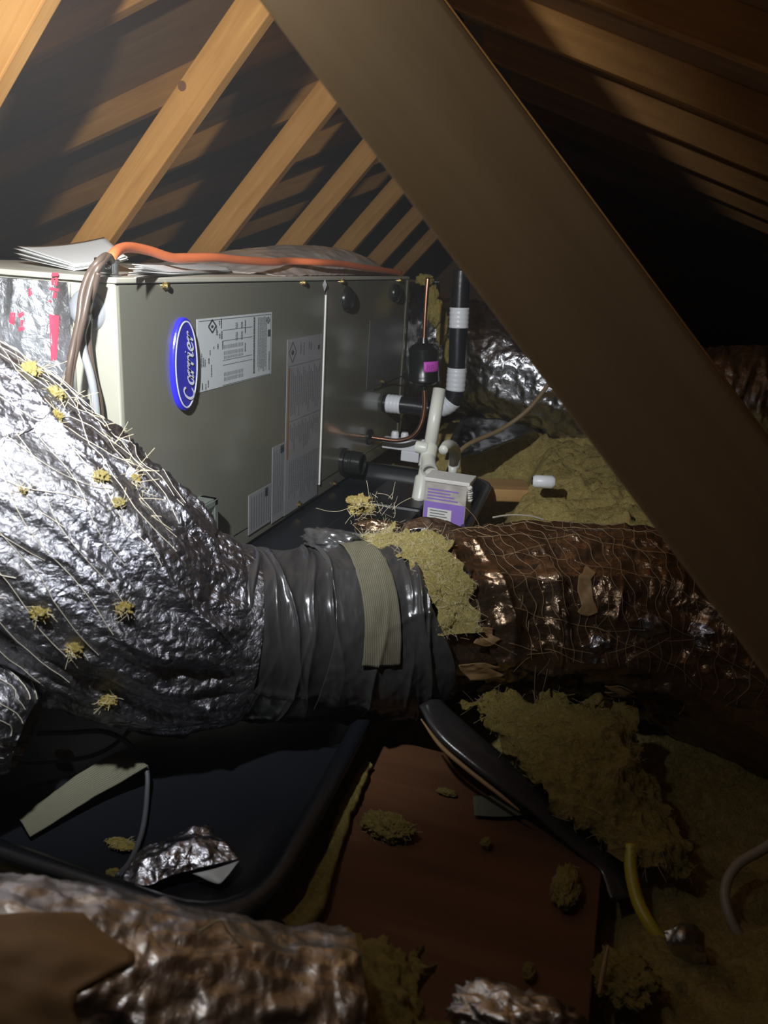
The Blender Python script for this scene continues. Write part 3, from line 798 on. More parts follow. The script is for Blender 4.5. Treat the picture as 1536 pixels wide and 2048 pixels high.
for qd in ([(104, 545), (118, 546), (117, 552), (102, 553)], [(103, 556), (108, 556), (107, 570), (102, 570)], [(111, 554), (117, 556), (113, 572), (109, 570)], [(100, 574), (117, 578), (116, 583), (99, 580)],
           [(106, 584), (113, 586), (111, 597), (105, 595)], [(97, 598), (104, 602), (103, 606), (96, 603)], [(56, 578), (64, 576), (63, 590), (57, 592)],
           [(36, 628), (47, 622), (49, 630), (37, 636)], [(41, 640), (48, 640), (48, 652), (40, 652)], [(37, 655), (50, 652), (50, 659), (37, 663)], [(20, 625), (30, 626), (28, 650), (18, 645)]):
    patch('red_print', qd, 4, 5, 'red_print', pl)

# ================================================================== FLEXIBLE DUCTS
def cyl3(s, a, ks, ka): return np.stack([s * ks, np.cos(a) * ka, np.sin(a) * ka], -1)
def net_lines(D_, s0, s1, n, turn, sgn, a_lo=-PI, a_hi=PI, lift=0.0012, jit=0.02, drop=0.0, smp=70):
    out = []
    for k in range(n):
        a0 = 2 * PI * k / n; t = np.linspace(0, 1, smp)
        s = s0 + (s1 - s0) * t; a = a0 + sgn * turn * t + jit * np.sin(t * 23 + k * 1.7) + jit * np.sin(t * 51 + k)
        s = s + 0.004 * np.sin(t * 31 + k * 2.1)
        P = D_.at(s, a, lift)
        am = np.mod(a + PI, 2 * PI) - PI
        ok = (am > a_lo) & (am < a_hi); run = []
        for i in range(smp):
            if ok[i] and random.random() > drop: run.append(P[i])
            else:
                if len(run) > 2: out.append(np.array(run))
                run = []
        if len(run) > 2: out.append(np.array(run))
    return out

# ---- left silver duct
def dl(s, a, P):
    w_ = np.clip((s - 0.42) / 0.22, 0, 1)
    d_ = 0.012 * (ridged(cyl3(s, a, 5, 1.5), 3) - 0.4) + 0.020 * w_ * (ridged(cyl3(s, a, 3.2, 3.2) + 3, 3) - 0.45)
    d_ += 0.006 * (ridged(cyl3(s, a, 16, 3.5) + 8, 4) - 0.4) + 0.0025 * fbm(P * 60, 3)
    d_ += folds(s, a, 3, 60, True, 0.016, 0.006, 0.10) * np.clip((s - 0.35) / 0.15, 0, 1)
    e_ = np.clip((s.max() - s) / 0.05, 0, 1); return d_ * e_ + 0.004 * (1 - e_)
LP = [(-1.20, 1.0, 0.36), atD(-120, 905, 1.02), atD(30, 1040, 0.98), atD(170, 1150, 0.985), atD(320, 1238, 1.03), atD(425, 1262, 1.06), atD(480, 1266, 1.075)]
LD = Duct(LP, [0.160, 0.165, 0.158, 0.150, 0.136, 0.124, 0.119], 300, 240, dl)
d1 = thing('flex_duct', 'big silver netted flexible duct bending down from the left edge', 'duct', 'flexible ducts', (-0.7, 0.8, 0.1))
child_local(link('foil_jacket', LD.mesh('foil_jacket'), 'foil_silver'), d1)
nl_ = net_lines(LD, 0.0, LD.L * 0.80, 34, 2.4, 1, drop=0.01) + net_lines(LD, 0.0, LD.L * 0.72, 30, 2.0, -1, drop=0.03)
o = child_local(link('scrim_net', strands_me('scrim_net', nl_, 0.00045), 'net_yarn'), d1); o['kind'] = 'stuff'
# tufts of fibreglass poking through the jacket
def on_skin(D_, px, py):
    """skin point of a duct that the photograph shows at a pixel"""
    q = ray(px, py); W = D_.V - CAM; dep = W @ (ROT[:, 2]); pr = W - dep[..., None] * q[None, None]
    e = np.linalg.norm(pr, axis=-1) / dep + 0.02 * dep; e[np.linalg.norm(pr, axis=-1) / dep > 0.02] += 9
    i, j = np.unravel_index(np.argmin(e), e.shape); return D_.V[i, j], D_.dirs[i, j], D_.s[i], D_.a[j]
def skin_patch(D_, name, px, py, ws, wa, m, parent, seed, lift=0.004):
    p, n_, s_, a_ = on_skin(D_, px, py)
    def edge(a, k):
        t = np.clip((a - a_) / wa, -1, 1); kr = np.random.default_rng(int(k * 10))
        kn_ = np.sort(np.concatenate([[-1, 1], kr.uniform(-0.95, 0.95, 5)]))
        return ws * np.interp(t, kn_, np.concatenate([[0.05], kr.uniform(0.25, 1.25, 5), [0.05]]))
    return child_local(link(name, D_.band(name, lambda a: s_ - edge(a, seed), lambda a: s_ + edge(a, seed + 1.7), a_ - wa, a_ + wa, lambda s, a: lift + 0.004 * fbm(cyl3(s, a, 30, 6), 3), 14, 24), m), parent)
for k, (px, py, sz) in enumerate(((60, 740, .016), (110, 790, .014), (205, 955, .012), (240, 870, .010), (235, 1008, .010), (80, 1225, .014), (150, 1305, .012), (245, 1215, .012), (215, 1400, .014), (110, 835, .012), (270, 960, .008), (50, 985, .006))):
    p, n_, s_, a_ = on_skin(LD, px, py)
    tf = child_local(link('fibre_tuft', lump_me('fibre_tuft', p, (sz * 0.8, sz * 0.55, sz * 0.6), k + 2, 1.0, 4, 2.6), 'glass_bright' if k < 5 else 'glass_yellow'), d1)
    fuzz('fibre_fuzz', tf.data, 40, 0.010, 0.00025, 'stray_fibre', d1, 0, k)
lines = []
for px, py, dx, dy in ((265, 965, 1, .3), (285, 985, .6, 1), (270, 945, 1, -.2), (210, 850, 1, .1), (230, 885, .8, -.5), (120, 770, 1, -.6), (90, 735, .6, -1), (300, 1030, 1, .2), (185, 830, 1, -.4), (250, 920, 1, .2), (280, 1000, 1, .6), (150, 800, 1, -.5)):
    p, n_, s_, a_ = on_skin(LD, px, py)
    for k in range(4):
        v = ROT[:, 0] * dx - ROT[:, 1] * (-dy) + RNG.normal(size=3) * 0.7; v /= np.linalg.norm(v); t = np.linspace(0, 1, 9)[:, None]
        lines.append(p + v * 0.014 * random.uniform(.4, 1.6) * t + RNG.normal(size=3) * 0.010 * t * t)
o = child_local(link('stray_fibres', strands_me('stray_fibres', lines, 0.0003), 'stray_fibre'), d1); o['kind'] = 'stuff'

# ---- joint wrapped in black film
def dj(s, a, P):
    d_ = 0.012 * (ridged(np.stack([s * 11 + 0.5 * np.sin(a), np.cos(a) * 0.8, np.sin(a) * 0.8], -1), 3) - 0.45)
    d_ += 0.005 * (ridged(np.stack([s * 30 + 0.9 * np.sin(a * 2), np.cos(a) * 1.3, np.sin(a) * 1.3], -1) + 4, 3) - 0.4) + 0.004 * fbm(P * 22, 3)
    d_ = d_ * 0.6 + folds(s, a, 11, 34, False, 0.009, 0.004, 0.10) + folds(s, a, 12, 18, True, 0.007, 0.004, 0.06)
    return d_ - 0.004
JP = [atD(425, 1258, 1.06), atD(540, 1266, 1.09), atD(660, 1266, 1.115), atD(780, 1258, 1.14), atD(900, 1248, 1.16)]
JD = Duct(JP, [0.122, 0.122, 0.125, 0.132, 0.136], 420, 240, dj)
sj = lambda px: (px - 425) / 475.0 * JD.L
jt = thing('taped_duct_joint', 'duct joint wrapped in shiny black film with a woven tape strip', 'duct joint', None, (-0.4, 0.95, 0.02))
def end_right(a): return sj(775) + 0.055 * np.sin(a * 1.0 - 0.15) + 0.006 * np.sin(a * 5)
child_local(link('black_film', JD.band('black_film', 0.004, end_right, -PI, PI, 0.0, 330, 220, thick=0.0), 'film_black'), jt)
# second turn of greyer film on the right half, and one at the left seam
child_local(link('grey_film', JD.band('grey_film', lambda a: sj(612) + 0.012 * np.sin(a * 2), lambda a: end_right(a) - 0.002, -1.3, 2.0, lambda s, a: 0.003 + 0.004 * ridged(cyl3(s, a, 18, 2), 3), 150, 160), 'film_grey'), jt)
tape_c = lambda a: sj(672) + 0.030 * np.sin((a + 0.9) * 0.9)
child_local(link('woven_tape', JD.band('woven_tape', lambda a: tape_c(a) - 0.016 - 0.011 * np.clip((a + 0.95) / 1.4, 0, 1), lambda a: tape_c(a) + 0.013 + 0.011 * np.clip((a + 0.95) / 1.4, 0, 1), -0.98, 1.45, 0.009, 24, 90), 'strap_weave', ), jt)
# film knot sticking up at the back
q = atD(665, 1082, 1.13)
child_local(link('film_fold', lump_me('film_fold', q, (0.045, 0.02, 0.018), 31, 0.5, 4, 1.8), 'film_grey'), jt)

# ---- right torn brown duct
def dr(s, a, P):
    d_ = 0.020 * (ridged(cyl3(s, a, 4.5, 1.6) + 21, 4) - 0.45) + 0.010 * (ridged(cyl3(s, a, 12, 3) + 2, 4) - 0.4) + 0.003 * fbm(P * 55, 3)
    d_ += folds(s, a, 21, 60, True, 0.012, 0.005, 0.09) + folds(s, a, 22, 50, False, 0.010, 0.004, 0.07)
    return d_ - 0.006
RP = [atD(740, 1252, 1.135), atD(900, 1236, 1.16), atD(1080, 1225, 1.185), atD(1280, 1245, 1.18), atD(1480, 1320, 1.15), atD(1720, 1420, 1.12)]
RD = Duct(RP, [0.118, 0.128, 0.136, 0.140, 0.146, 0.15], 380, 240, dr)
sr = lambda px: float(np.interp(px, [740, 900, 1080, 1280, 1480, 1720], np.interp([0, .17, .365, .575, .775, 1.0], [0, 1], [0, RD.L])))
d2 = thing('flex_duct', 'torn brown mylar flexible duct running right beneath the slanting beam', 'duct', 'flexible ducts', (0.1, 1.05, 0.02))
jag = lambda a, k: 0.006 * np.sin(a * 9 + k) + 0.005 * np.sin(a * 23 + 2 * k) + 0.010 * np.sin(a * 4 + k) + 0.012 * fbm(np.stack([a * 9, a * 0 + k, a * 0], -1), 5)
jk0 = lambda a: sr(838) + 0.055 * np.sin(a - 0.1) + jag(a, 1)
child_local(link('mylar_jacket', RD.band('mylar_jacket', jk0, RD.L - 0.002, -PI, PI, 0.0, 300, 230, thick=0.0), 'foil_brown'), d2)
def fz(s, a): return 0.010 + 0.020 * fbm(cyl3(s, a, 26, 4), 5) + 0.012 * fbm(cyl3(s, a, 90, 12), 4)
ins0 = lambda a: sr(762) + 0.058 * np.sin(a * 1.0 - 0.15) + jag(a, 5) * 0.7
ins1 = lambda a: jk0(a) + 0.012
child_local(link('exposed_fibreglass', RD.band('exposed_fibreglass', ins0, ins1, -1.0, 1.25, fz, 110, 190, thick=0.0), 'glass_bright', ), d2)
fuzz('fibre_fuzz', bpy.data.objects['exposed_fibreglass'].data, 1100, 0.010, 0.0002, 'stray_fibre', d2)
child_local(link('inner_liner', RD.band('inner_liner', 0.0, lambda a: jk0(a) + 0.02, -PI, PI, -0.008, 60, 120, thick=0.0), 'foil_brown'), d2)
nl_ = []
for k in range(40):
    a_ = np.linspace(-1.5, 1.6, 80); s_ = sr(930) + k * 0.0185 + 0.035 * a_ + 0.004 * np.sin(a_ * 7 + k * 1.3) + 0.003 * np.sin(a_ * 19 + k)
    ok = (s_ > sr(900)) & (s_ < RD.L - 0.01); nl_.append(RD.at(s_[ok], a_[ok], 0.0018)) if ok.sum() > 3 else None
nl_ += net_lines(RD, sr(940), RD.L, 18, 0.9, 1, -1.5, 1.6, 0.002, 0.015, 0.03, 90)
o = child_local(link('scrim_net', strands_me('scrim_net', nl_, 0.00045), 'net_brown'), d2); o['kind'] = 'stuff'
for k, (px, py, ws, wa, m_) in enumerate(((1172, 1185, .015, .26, 'kraft_and_reflection'), (1190, 1300, .022, .14, 'foil_scrap'), (970, 1275, .020, .10, 'kraft_and_reflection'),
        (930, 1140, .012, .12, 'foil_scrap'), (1240, 1380, .035, .09, 'kraft_and_reflection'), (965, 1340, .028, .10, 'kraft_and_reflection'), (1300, 1250, .03, .12, 'foil_scrap'), (1400, 1270, .02, .10, 'foil_scrap'))):
    skin_patch(RD, 'torn_flap', px, py, ws, wa, m_, d2, k + 1)
# foil lip along the far top of the torn end, and the frayed tuft
def sheet(name, rows, nu, nv, amp, freq, m, parent=None, thick=0.001, seed=0, soft=False):
    """crumpled sheet through rows of points (each row the same number of points)"""
    R_ = np.array([catmull(np.array(r_, float), nv) for r_ in rows])
    G = np.stack([catmull(R_[:, j], nu) for j in range(nv)], 1)
    du = np.gradient(G, axis=0); dv = np.gradient(G, axis=1); n_ = np.cross(du, dv); n_ /= np.linalg.norm(n_, axis=-1, keepdims=True) + 1e-9
    if soft:
        ed = np.minimum(np.minimum(np.arange(nu), np.arange(nu)[::-1])[:, None] / (nu * .12), np.minimum(np.arange(nv), np.arange(nv)[::-1])[None] / (nv * .12)); ed = np.clip(1 - ed, 0, 1)[..., None]
        jit = np.stack([fbm(G * 38 + 5, 4), fbm(G * 38 + 15, 4), fbm(G * 38 + 25, 4)], -1)
        G = G + ed * jit * 0.055
        G = G + n_ * (amp * 1.6 * fbm(G * freq + seed, 5) + amp * 0.5 * fbm(G * freq * 5 + seed, 4))[..., None]
    else:
        G = G + n_ * (amp * (ridged(G * freq + seed, 4) - 0.4) + amp * 0.35 * fbm(G * freq * 3.1 + seed, 3))[..., None]
    su = np.concatenate([[0], np.cumsum(np.linalg.norm(np.diff(G[:, nv // 2], axis=0), axis=1))]); sv = np.concatenate([[0], np.cumsum(np.linalg.norm(np.diff(G[nu // 2], axis=0), axis=1))])
    UVg = np.stack(np.meshgrid(su, sv, indexing='ij'), -1)
    o_ = link(name, grid_me(name, G, False, UVg, thick), m)
    if parent is not None: child_local(o_, parent)
    return o_
dd = 1.22
sheet('foil_lip', [[atD(770, 1066, dd), atD(830, 1040, dd), atD(880, 1040, dd), atD(930, 1058, dd), atD(1000, 1054, dd + .02)], [atD(780, 1075, dd - .02), atD(840, 1060, dd - .02), atD(890, 1062, dd - .02), atD(940, 1075, dd - .02), atD(1010, 1062, dd)]], 20, 60, 0.007, 22, 'foil_back', d2)
tq = atD(722, 1010, 1.24)
child_local(link('frayed_tuft', lump_me('frayed_tuft', tq, (0.020, 0.018, 0.014), 12, 1.1, 5, 2.2), 'glass_dusty'), d2)
child_local(link('frayed_tuft', lump_me('frayed_tuft', atD(762, 1056, 1.22), (0.040, 0.02, 0.012), 15, 0.7, 4, 2.5), 'foil_brown'), d2)
lines = []
for k in range(70):
    b = atD(random.uniform(700, 790), random.uniform(995, 1055), 1.22); v = RNG.normal(size=3); v[2] = abs(v[2]); v /= np.linalg.norm(v); t = np.linspace(0, 1, 7)[:, None]
    lines.append(b + v * random.uniform(.005, .018) * t + RNG.normal(size=3) * 0.008 * t * t)
lines.append(catmull([atD(712, 1010, 1.23), atD(680, 1022, 1.22), atD(655, 1022, 1.22), atD(632, 1016, 1.21)], 14))
lines.append(catmull([atD(715, 1025, 1.23), atD(700, 1035, 1.22), atD(690, 1048, 1.22)], 8))
o = child_local(link('stray_fibres', strands_me('stray_fibres', lines, 0.0003), 'stray_fibre'), d2); o['kind'] = 'stuff'
lines = []
for k in range(60):
    px, py = random.uniform(880, 1480), random.uniform(1050, 1420)
    p, n_, s_, a_ = on_skin(RD, px, py); v = n_ * 0.6 + RNG.normal(size=3) * 0.6; v /= np.linalg.norm(v); t = np.linspace(0, 1, 8)[:, None]
    lines.append(p + v * random.uniform(.01, .04) * t + RNG.normal(size=3) * 0.02 * t * t)
o = child_local(link('stray_fibres', strands_me('stray_fibres', lines, 0.00035), 'stray_brown'), d2); o['kind'] = 'stuff'

# ---- fibreglass sagging out under the right duct
sheet('sagging_insulation', [[atD(925, 1395, 1.06), atD(1010, 1385, 1.06), atD(1130, 1395, 1.06), atD(1250, 1410, 1.06)],
      [atD(985, 1455, 1.01), atD(1070, 1450, 1.00), atD(1170, 1450, 1.00), atD(1270, 1470, 1.02)],
      [atD(1055, 1560, .96), atD(1130, 1550, .95), atD(1230, 1545, .95), atD(1325, 1570, .98)],
      [atD(1165, 1660, .92), atD(1220, 1655, .91), atD(1290, 1655, .91), atD(1355, 1665, .93)],
      [atD(1225, 1720, .90), atD(1285, 1735, .89), atD(1345, 1745, .89), atD(1395, 1755, .90)]], 150, 110, 0.024, 13, 'glass_yellow', None, 0.0, 4, True)
sgo = bpy.data.objects['sagging_insulation']; fuzz('fibre_fuzz', sgo.data, 900, 0.014, 0.00035, 'stray_brown', sgo, 0.3)
tag(sgo, 'yellow fibreglass sheet sagging from the torn brown duct to the floor', 'insulation')

# ---- black flap and hose beneath the joint
hs = thing('black_hose', 'black drain hose with tan edge running from the taped joint across the board', 'hose', None, tuple(atD(1235, 1760, .88)))
hp_ = [atD(858, 1405, 1.04), atD(905, 1462, 1.01), atD(985, 1530, .975), atD(1070, 1605, .945), atD(1150, 1680, .92), atD(1215, 1735, .90), atD(1245, 1800, .87)]
child_local(link('hose_skin', tube_me('hose_skin', hp_, [0.018, 0.026, 0.024, 0.016, 0.013, 0.013, 0.016], 80, 20, True, True, 0.32), 'film_black'), hs)
child_local(link('tan_edge', tube_me('tan_edge', [atD(842, 1438, 1.025), atD(880, 1490, .995), atD(930, 1535, .97), atD(1000, 1590, .945), atD(1040, 1622, .935)], [0.001, 0.003, 0.003, 0.0025, 0.001], 50, 8), 'kraft_and_reflection'), hs)

# ---- small duct at the lower left
def ds(s, a, P): return 0.012 * (ridged(cyl3(s, a, 10, 3) + 11, 4) - 0.4) + 0.002 * fbm(P * 60, 3)
SD = Duct([atD(-260, 1420, .86), atD(-90, 1440, .87), atD(0, 1450, .875), atD(55, 1465, .88)], [0.075, 0.072, 0.066, 0.040], 120, 120, ds)
d3 = thing('flex_duct', 'small silver flexible duct end at the left edge above the pan', 'duct', 'flexible ducts', tuple(atD(-90, 1440, .87)))
child_local(link('foil_jacket', SD.mesh('foil_jacket'), 'foil_silver'), d3)
o = child_local(link('scrim_net', strands_me('scrim_net', net_lines(SD, 0.02, SD.L * .97, 22, 1.6, 1, smp=40), 0.0006), 'net_yarn'), d3); o['kind'] = 'stuff'

# ---- blurred duct nearest the camera, bottom left
def dn(s, a, P): return 0.013 * (ridged(cyl3(s, a, 13, 2.2) + 31, 4) - 0.4) + 0.005 * (ridged(cyl3(s, a, 34, 4) + 1, 3) - 0.4)
ND = Duct([atD(-300, 1985, .50), atD(0, 2028, .49), atD(250, 2070, .50), atD(480, 2110, .515), atD(640, 2130, .53)], [0.074, 0.074, 0.074, 0.074, 0.079], 220, 150, dn)
d4 = thing('flex_duct', 'blurred crumpled foil duct end closest to the camera at the bottom left', 'duct', 'flexible ducts', tuple(atD(250, 2070, .5)))
child_local(link('foil_jacket', ND.mesh('foil_jacket'), 'foil_near'), d4)
skin_patch(ND, 'reflection_patch', 90, 2000, 0.04, 0.62, 'kraft_and_reflection', d4, 8, 0.003)  # brown reflection in the foil, painted on as a patch of colour
child_local(link('stray_wire', tube_me('stray_wire', [atD(395, 1865, .5), atD(440, 1840, .5), atD(455, 1862, .5), atD(485, 1895, .5)], 0.0008, 20, 6), 'stray_fibre'), d4)

# ---- big silver duct behind the pipes, and supply plenum
def db_(s, a, P): return 0.030 * (ridged(cyl3(s, a, 8, 1.6) + 41, 4) - 0.4) + 0.010 * (ridged(cyl3(s, a, 26, 5) + 3, 4) - 0.4)
BD = Duct([(-0.86, 3.10, 0.34), (-0.60, 3.02, 0.31), (-0.35, 2.98, 0.27), (-0.05, 2.98, 0.23), (0.45, 3.0, 0.20)], [0.20, 0.205, 0.205, 0.205, 0.2], 200, 180, db_)
d5 = thing('flex_duct', 'shiny crumpled silver duct behind the black and white pipe', 'duct', 'flexible ducts', (-0.3, 3.0, 0.05))
child_local(link('foil_jacket', BD.mesh('foil_jacket'), 'foil_back'), d5)
sp = thing('supply_plenum', 'foil wrapped plenum with torn yellow insulation at the far cabinet end', 'plenum', None, (-1.05, 2.9, 0.05))
G = []
for (x, y) in ((-1.3, 2.664), (-0.83, 2.664), (-0.80, 2.70), (-0.795, 2.80), (-0.80, 2.95), (-0.83, 3.15), (-1.3, 3.2)):
    G.append([(x, y, 0.05), (x, y, 0.2), (x, y, 0.4), (x, y, 0.53), (x, y, 0.585)])
sheet('foil_wrap', G, 110, 60, 0.020, 11, 'foil_back', sp, 0.0, 3)
child_local(link('plenum_top', box_me('plenum_top', -1.3, -0.82, 2.67, 3.17, 0.575, 0.585), 'foil_back'), sp)
for k, (px, py, yy, sz) in enumerate(((864, 600, 2.70, (.022, .03, .05)), (872, 625, 2.70, (.028, .03, .045)), (885, 655, 2.72, (.018, .03, .06)), (893, 730, 2.76, (.018, .03, .09)), (850, 560, 2.68, (.03, .03, .02)))):
    child_local(link('torn_fibreglass', lump_me('torn_fibreglass', atY(px, py, yy), sz, 50 + k, 0.55, 4, 2), 'glass_yellow'), sp)

# ---- far right duct beyond the beam
def dfr(s, a, P): return 0.014 * (ridged(cyl3(s, a, 30, 1.2) + 61, 3) - 0.4) + 0.006 * ridged(cyl3(s, a, 20, 5), 3)
FD = Duct([atD(1400, 775, 2.05), atD(1500, 790, 2.0), atD(1620, 810, 1.95), atD(1800, 840, 1.9)], [0.10, 0.12, 0.125, 0.125], 140, 120, dfr)
d6 = thing('flex_duct', 'silver ribbed duct at the right edge beyond the slanting beam', 'duct', 'flexible ducts', tuple(atD(1600, 810, 1.95)))
child_local(link('foil_jacket', FD.mesh('foil_jacket'), 'foil_back'), d6)

# ================================================================== PIPES BESIDE THE CABINET
# suction line in black sleeve with white tape
pn0 = atX(768, 806, XF); YP = pn0[1]
e0 = atY(872, 817, YP); e1 = atY(905, 800, YP); e2 = atY(913, 750, YP); e3 = atY(920, 600, YP); e4 = atY(923, 540, YP)
su = thing('suction_line', 'black sleeved refrigerant pipe with white tape bands turning upward', 'pipe', None, tuple(pn0))
SP = catmull([pn0, (pn0 + e0) / 2, e0, e1, e2, (e2 + e3) / 2, e3, e4], 160)
child_local(link('pipe_sleeve', tube_me('pipe_sleeve', SP, 0.0285, 160, 22, True, False), 'pipe_black'), su)
def near(px, py): 
    q_ = atY(px, py, YP); return int(np.argmin(np.linalg.norm(SP - q_, axis=1)))
for i0, i1 in ((near(776, 806), near(806, 810)), (near(908, 780), near(912, 733)), (near(918, 656), near(920, 612)), (near(885, 822), near(905, 800))):
    i0, i1 = min(i0, i1), max(i0, i1); seg_ = SP[i0:max(i1, i0 + 4)]
    child_local(link('tape_band', tube_me('tape_band', seg_, [0.0312 + 0.0008 * math.sin(k * 1.9) for k in range(len(seg_))], len(seg_), 24, True, False), 'tape_white'), su)
# copper liquid line with filter drier
pc0 = atX(738, 874, XF); YC = pc0[1]
C_ = lambda px, py: atY(px, py, YC)
ll = thing('liquid_line', 'bare copper tube curving up to the black filter drier', 'pipe', None, tuple(pc0))
child_local(link('copper_tube', tube_me('copper_tube', [pc0, C_(765, 878), C_(797, 881), C_(825, 872), C_(842, 848), C_(849, 815), C_(849, 785), C_(848, 770)], 0.0072, 90, 14), 'copper'), ll)
child_local(link('copper_tube', tube_me('copper_tube', [C_(848, 690), C_(850, 640), C_(853, 590), C_(856, 555)], 0.0072, 30, 14), 'copper'), ll)
child_local(link('wall_grommet', lathe_me('wall_grommet', [(0.026, 0), (0.026, 0.006), (0.014, 0.010), (0.010, 0.012)], pc0, (1, 0, 0), 24), 'rubber_black'), ll)
fa, fb = C_(848, 772), C_(848, 686); ax = fb - fa; H = np.linalg.norm(ax)
fd = thing('filter_drier', 'black filter drier canister with bright pink label', 'filter drier', None, tuple(fa))
can = lathe_me('canister', [(0.010, -0.012), (0.012, 0.0), (0.020, 0.002), (0.040, H * 0.06), (0.0475, H * 0.12), (0.0475, H * 0.20), (0.0462, H * 0.215), (0.0462, H * 0.80), (0.0475, H * 0.815), (0.0475, H * 0.86), (0.036, H * 0.96), (0.014, H), (0.011, H + 0.016)], fa, ax, 40)
child_local(link('canister', can, 'rubber_black'), fd)
def arc_label(c0, axis, r0, a0, a1, h0, h1, name, m, par, thick=0.0008):
    ax_ = axis / np.linalg.norm(axis); ref = -RY_; n_ = ref - ref.dot(ax_) * ax_; n_ /= np.linalg.norm(n_); b_ = np.cross(ax_, n_)
    A, Hh = np.meshgrid(np.linspace(a0, a1, 16), np.linspace(h0, h1, 4), indexing='ij')
    G = c0 + Hh[..., None] * ax_ + r0 * (np.cos(A)[..., None] * n_ + np.sin(A)[..., None] * b_)
    return child_local(link(name, grid_me(name, G, False, None, thick), m), par)
RY_ = np.array((0, 1.0, 0))
pk = arc_label(fa, ax, 0.0472, 0.25, 1.45, H * 0.36, H * 0.60, 'pink_label', 'pink_label', fd)
for a0, a1, h0, h1 in ((0.45, 0.50, .42, .55), (0.58, 0.62, .42, .55), (0.50, 0.60, .47, .49), (0.70, 0.74, .42, .53), (0.80, 0.95, .45, .47), (0.82, 0.93, .50, .52)):
    arc_label(fa, ax, 0.0480, a0, a1, H * h0, H * h1, 'pink_print', 'pink_ink', fd)
# thin black capillary from the panel to the drier
cp = link('capillary_wire', tube_me('capillary_wire', [atX(747, 780, XF), atX(790, 758, XF + 0.02), C_(812, 750), C_(822, 745)], 0.0022, 24, 8), 'rubber_black'); tag(cp, 'thin black wire slanting from cabinet panel to filter drier', 'wire')

# white float switch clipped to the drain
wq = atX(806, 890, -0.70)
WS = 1.25
fs = thing('float_switch', 'small white plastic float switch block under the copper tube', 'switch', None, tuple(wq))
def wb(x0, x1, y0, y1, z0, z1, bev=0.003): return child_local(link('switch_body', box_me('switch_body', wq[0] + x0 * WS, wq[0] + x1 * WS, wq[1] + y0, wq[1] + y1, wq[2] + z0 * WS, wq[2] + z1 * WS, bev), 'white_plastic'), fs)
wb(-0.055, 0.045, -0.018, 0.018, -0.012, 0.016); wb(0.000, 0.050, -0.020, 0.020, -0.040, -0.012)
for dx in (-0.030, 0.004): child_local(link('switch_knob', lathe_me('switch_knob', [(0.013, 0), (0.013, 0.02), (0.010, 0.026)], wq + np.array((dx, 0, 0.018)), (0, 0, 1), 18), 'white_plastic'), fs)
child_local(link('switch_arm', tube_me('switch_arm', [wq + np.array((0.04, 0, 0.004)), wq + np.array((0.065, 0, 0.02)), wq + np.array((0.075, 0, 0.012))], [0.009, 0.010, 0.008], 14, 12), 'white_plastic'), fs)

# PVC condensate trap
XV = -0.50
Vp = lambda px, py, x=XV: atX(px, py, x)
pv = thing('condensate_pipe', 'tall off white PVC condensate pipe with tee and cut top', 'pipe', None, tuple(Vp(832, 1030)))
top, teeT, teeB, cT, cB, bot = Vp(879, 778), Vp(860, 893), Vp(852, 935), Vp(847, 952), Vp(839, 1000), Vp(828, 1050)
child_local(link('pvc_pipe', tube_me('pvc_pipe', [top, teeT], 0.0178, 2, 24, True, False), 'pvc'), pv)
child_local(link('pvc_pipe', tube_me('pvc_pipe', [teeT, bot], 0.0172, 2, 24, True, False), 'pvc'), pv)
def fitting(a, b, r0, name):
    L_ = np.linalg.norm(b - a)
    return child_local(link(name, lathe_me(name, [(r0 * .9, 0), (r0, 0.002), (r0, L_ - 0.006), (r0 * .86, L_)], a, b - a, 28), 'pvc'), pv)
fitting(teeB, Vp(861, 889), 0.0222, 'pipe_tee'); fitting(cB, cT, 0.0222, 'pipe_coupling')
child_local(link('tee_branch', lathe_me('tee_branch', [(0.016, 0), (0.020, 0.004), (0.020, 0.046), (0.0225, 0.048), (0.0225, 0.058), (0.016, 0.058), (0.016, 0.045)], (teeT + teeB) / 2 + np.array((0.0, 0, 0.0)), np.array((0.35, -0.9, -0.45)), 28), 'pvc'), pv)
child_local(link('tee_branch', lathe_me('tee_branch', [(0.014, 0), (0.017, 0.004), (0.017, 0.034), (0.012, 0.036)], Vp(857, 897), np.array((-1, 0.1, 0.0)), 24), 'pvc'), pv)
el = thing('pvc_elbow', 'short white PVC elbow dropping into the purple carton', 'pipe fitting', None, tuple(Vp(905, 945, -0.44)))
E_ = lambda px, py: atX(px, py, -0.44)
child_local(link('elbow_body', tube_me('elbow_body', [E_(886, 900), E_(896, 891), E_(907, 897), E_(910, 913), E_(907, 936)], [0.012, 0.0155, 0.0165, 0.0165, 0.0170], 40, 22), 'pvc'), el)
child_local(link('elbow_stem', tube_me('elbow_stem', [E_(906, 930), E_(905, 955)], 0.0125, 4, 20, True, False), 'pvc'), el)

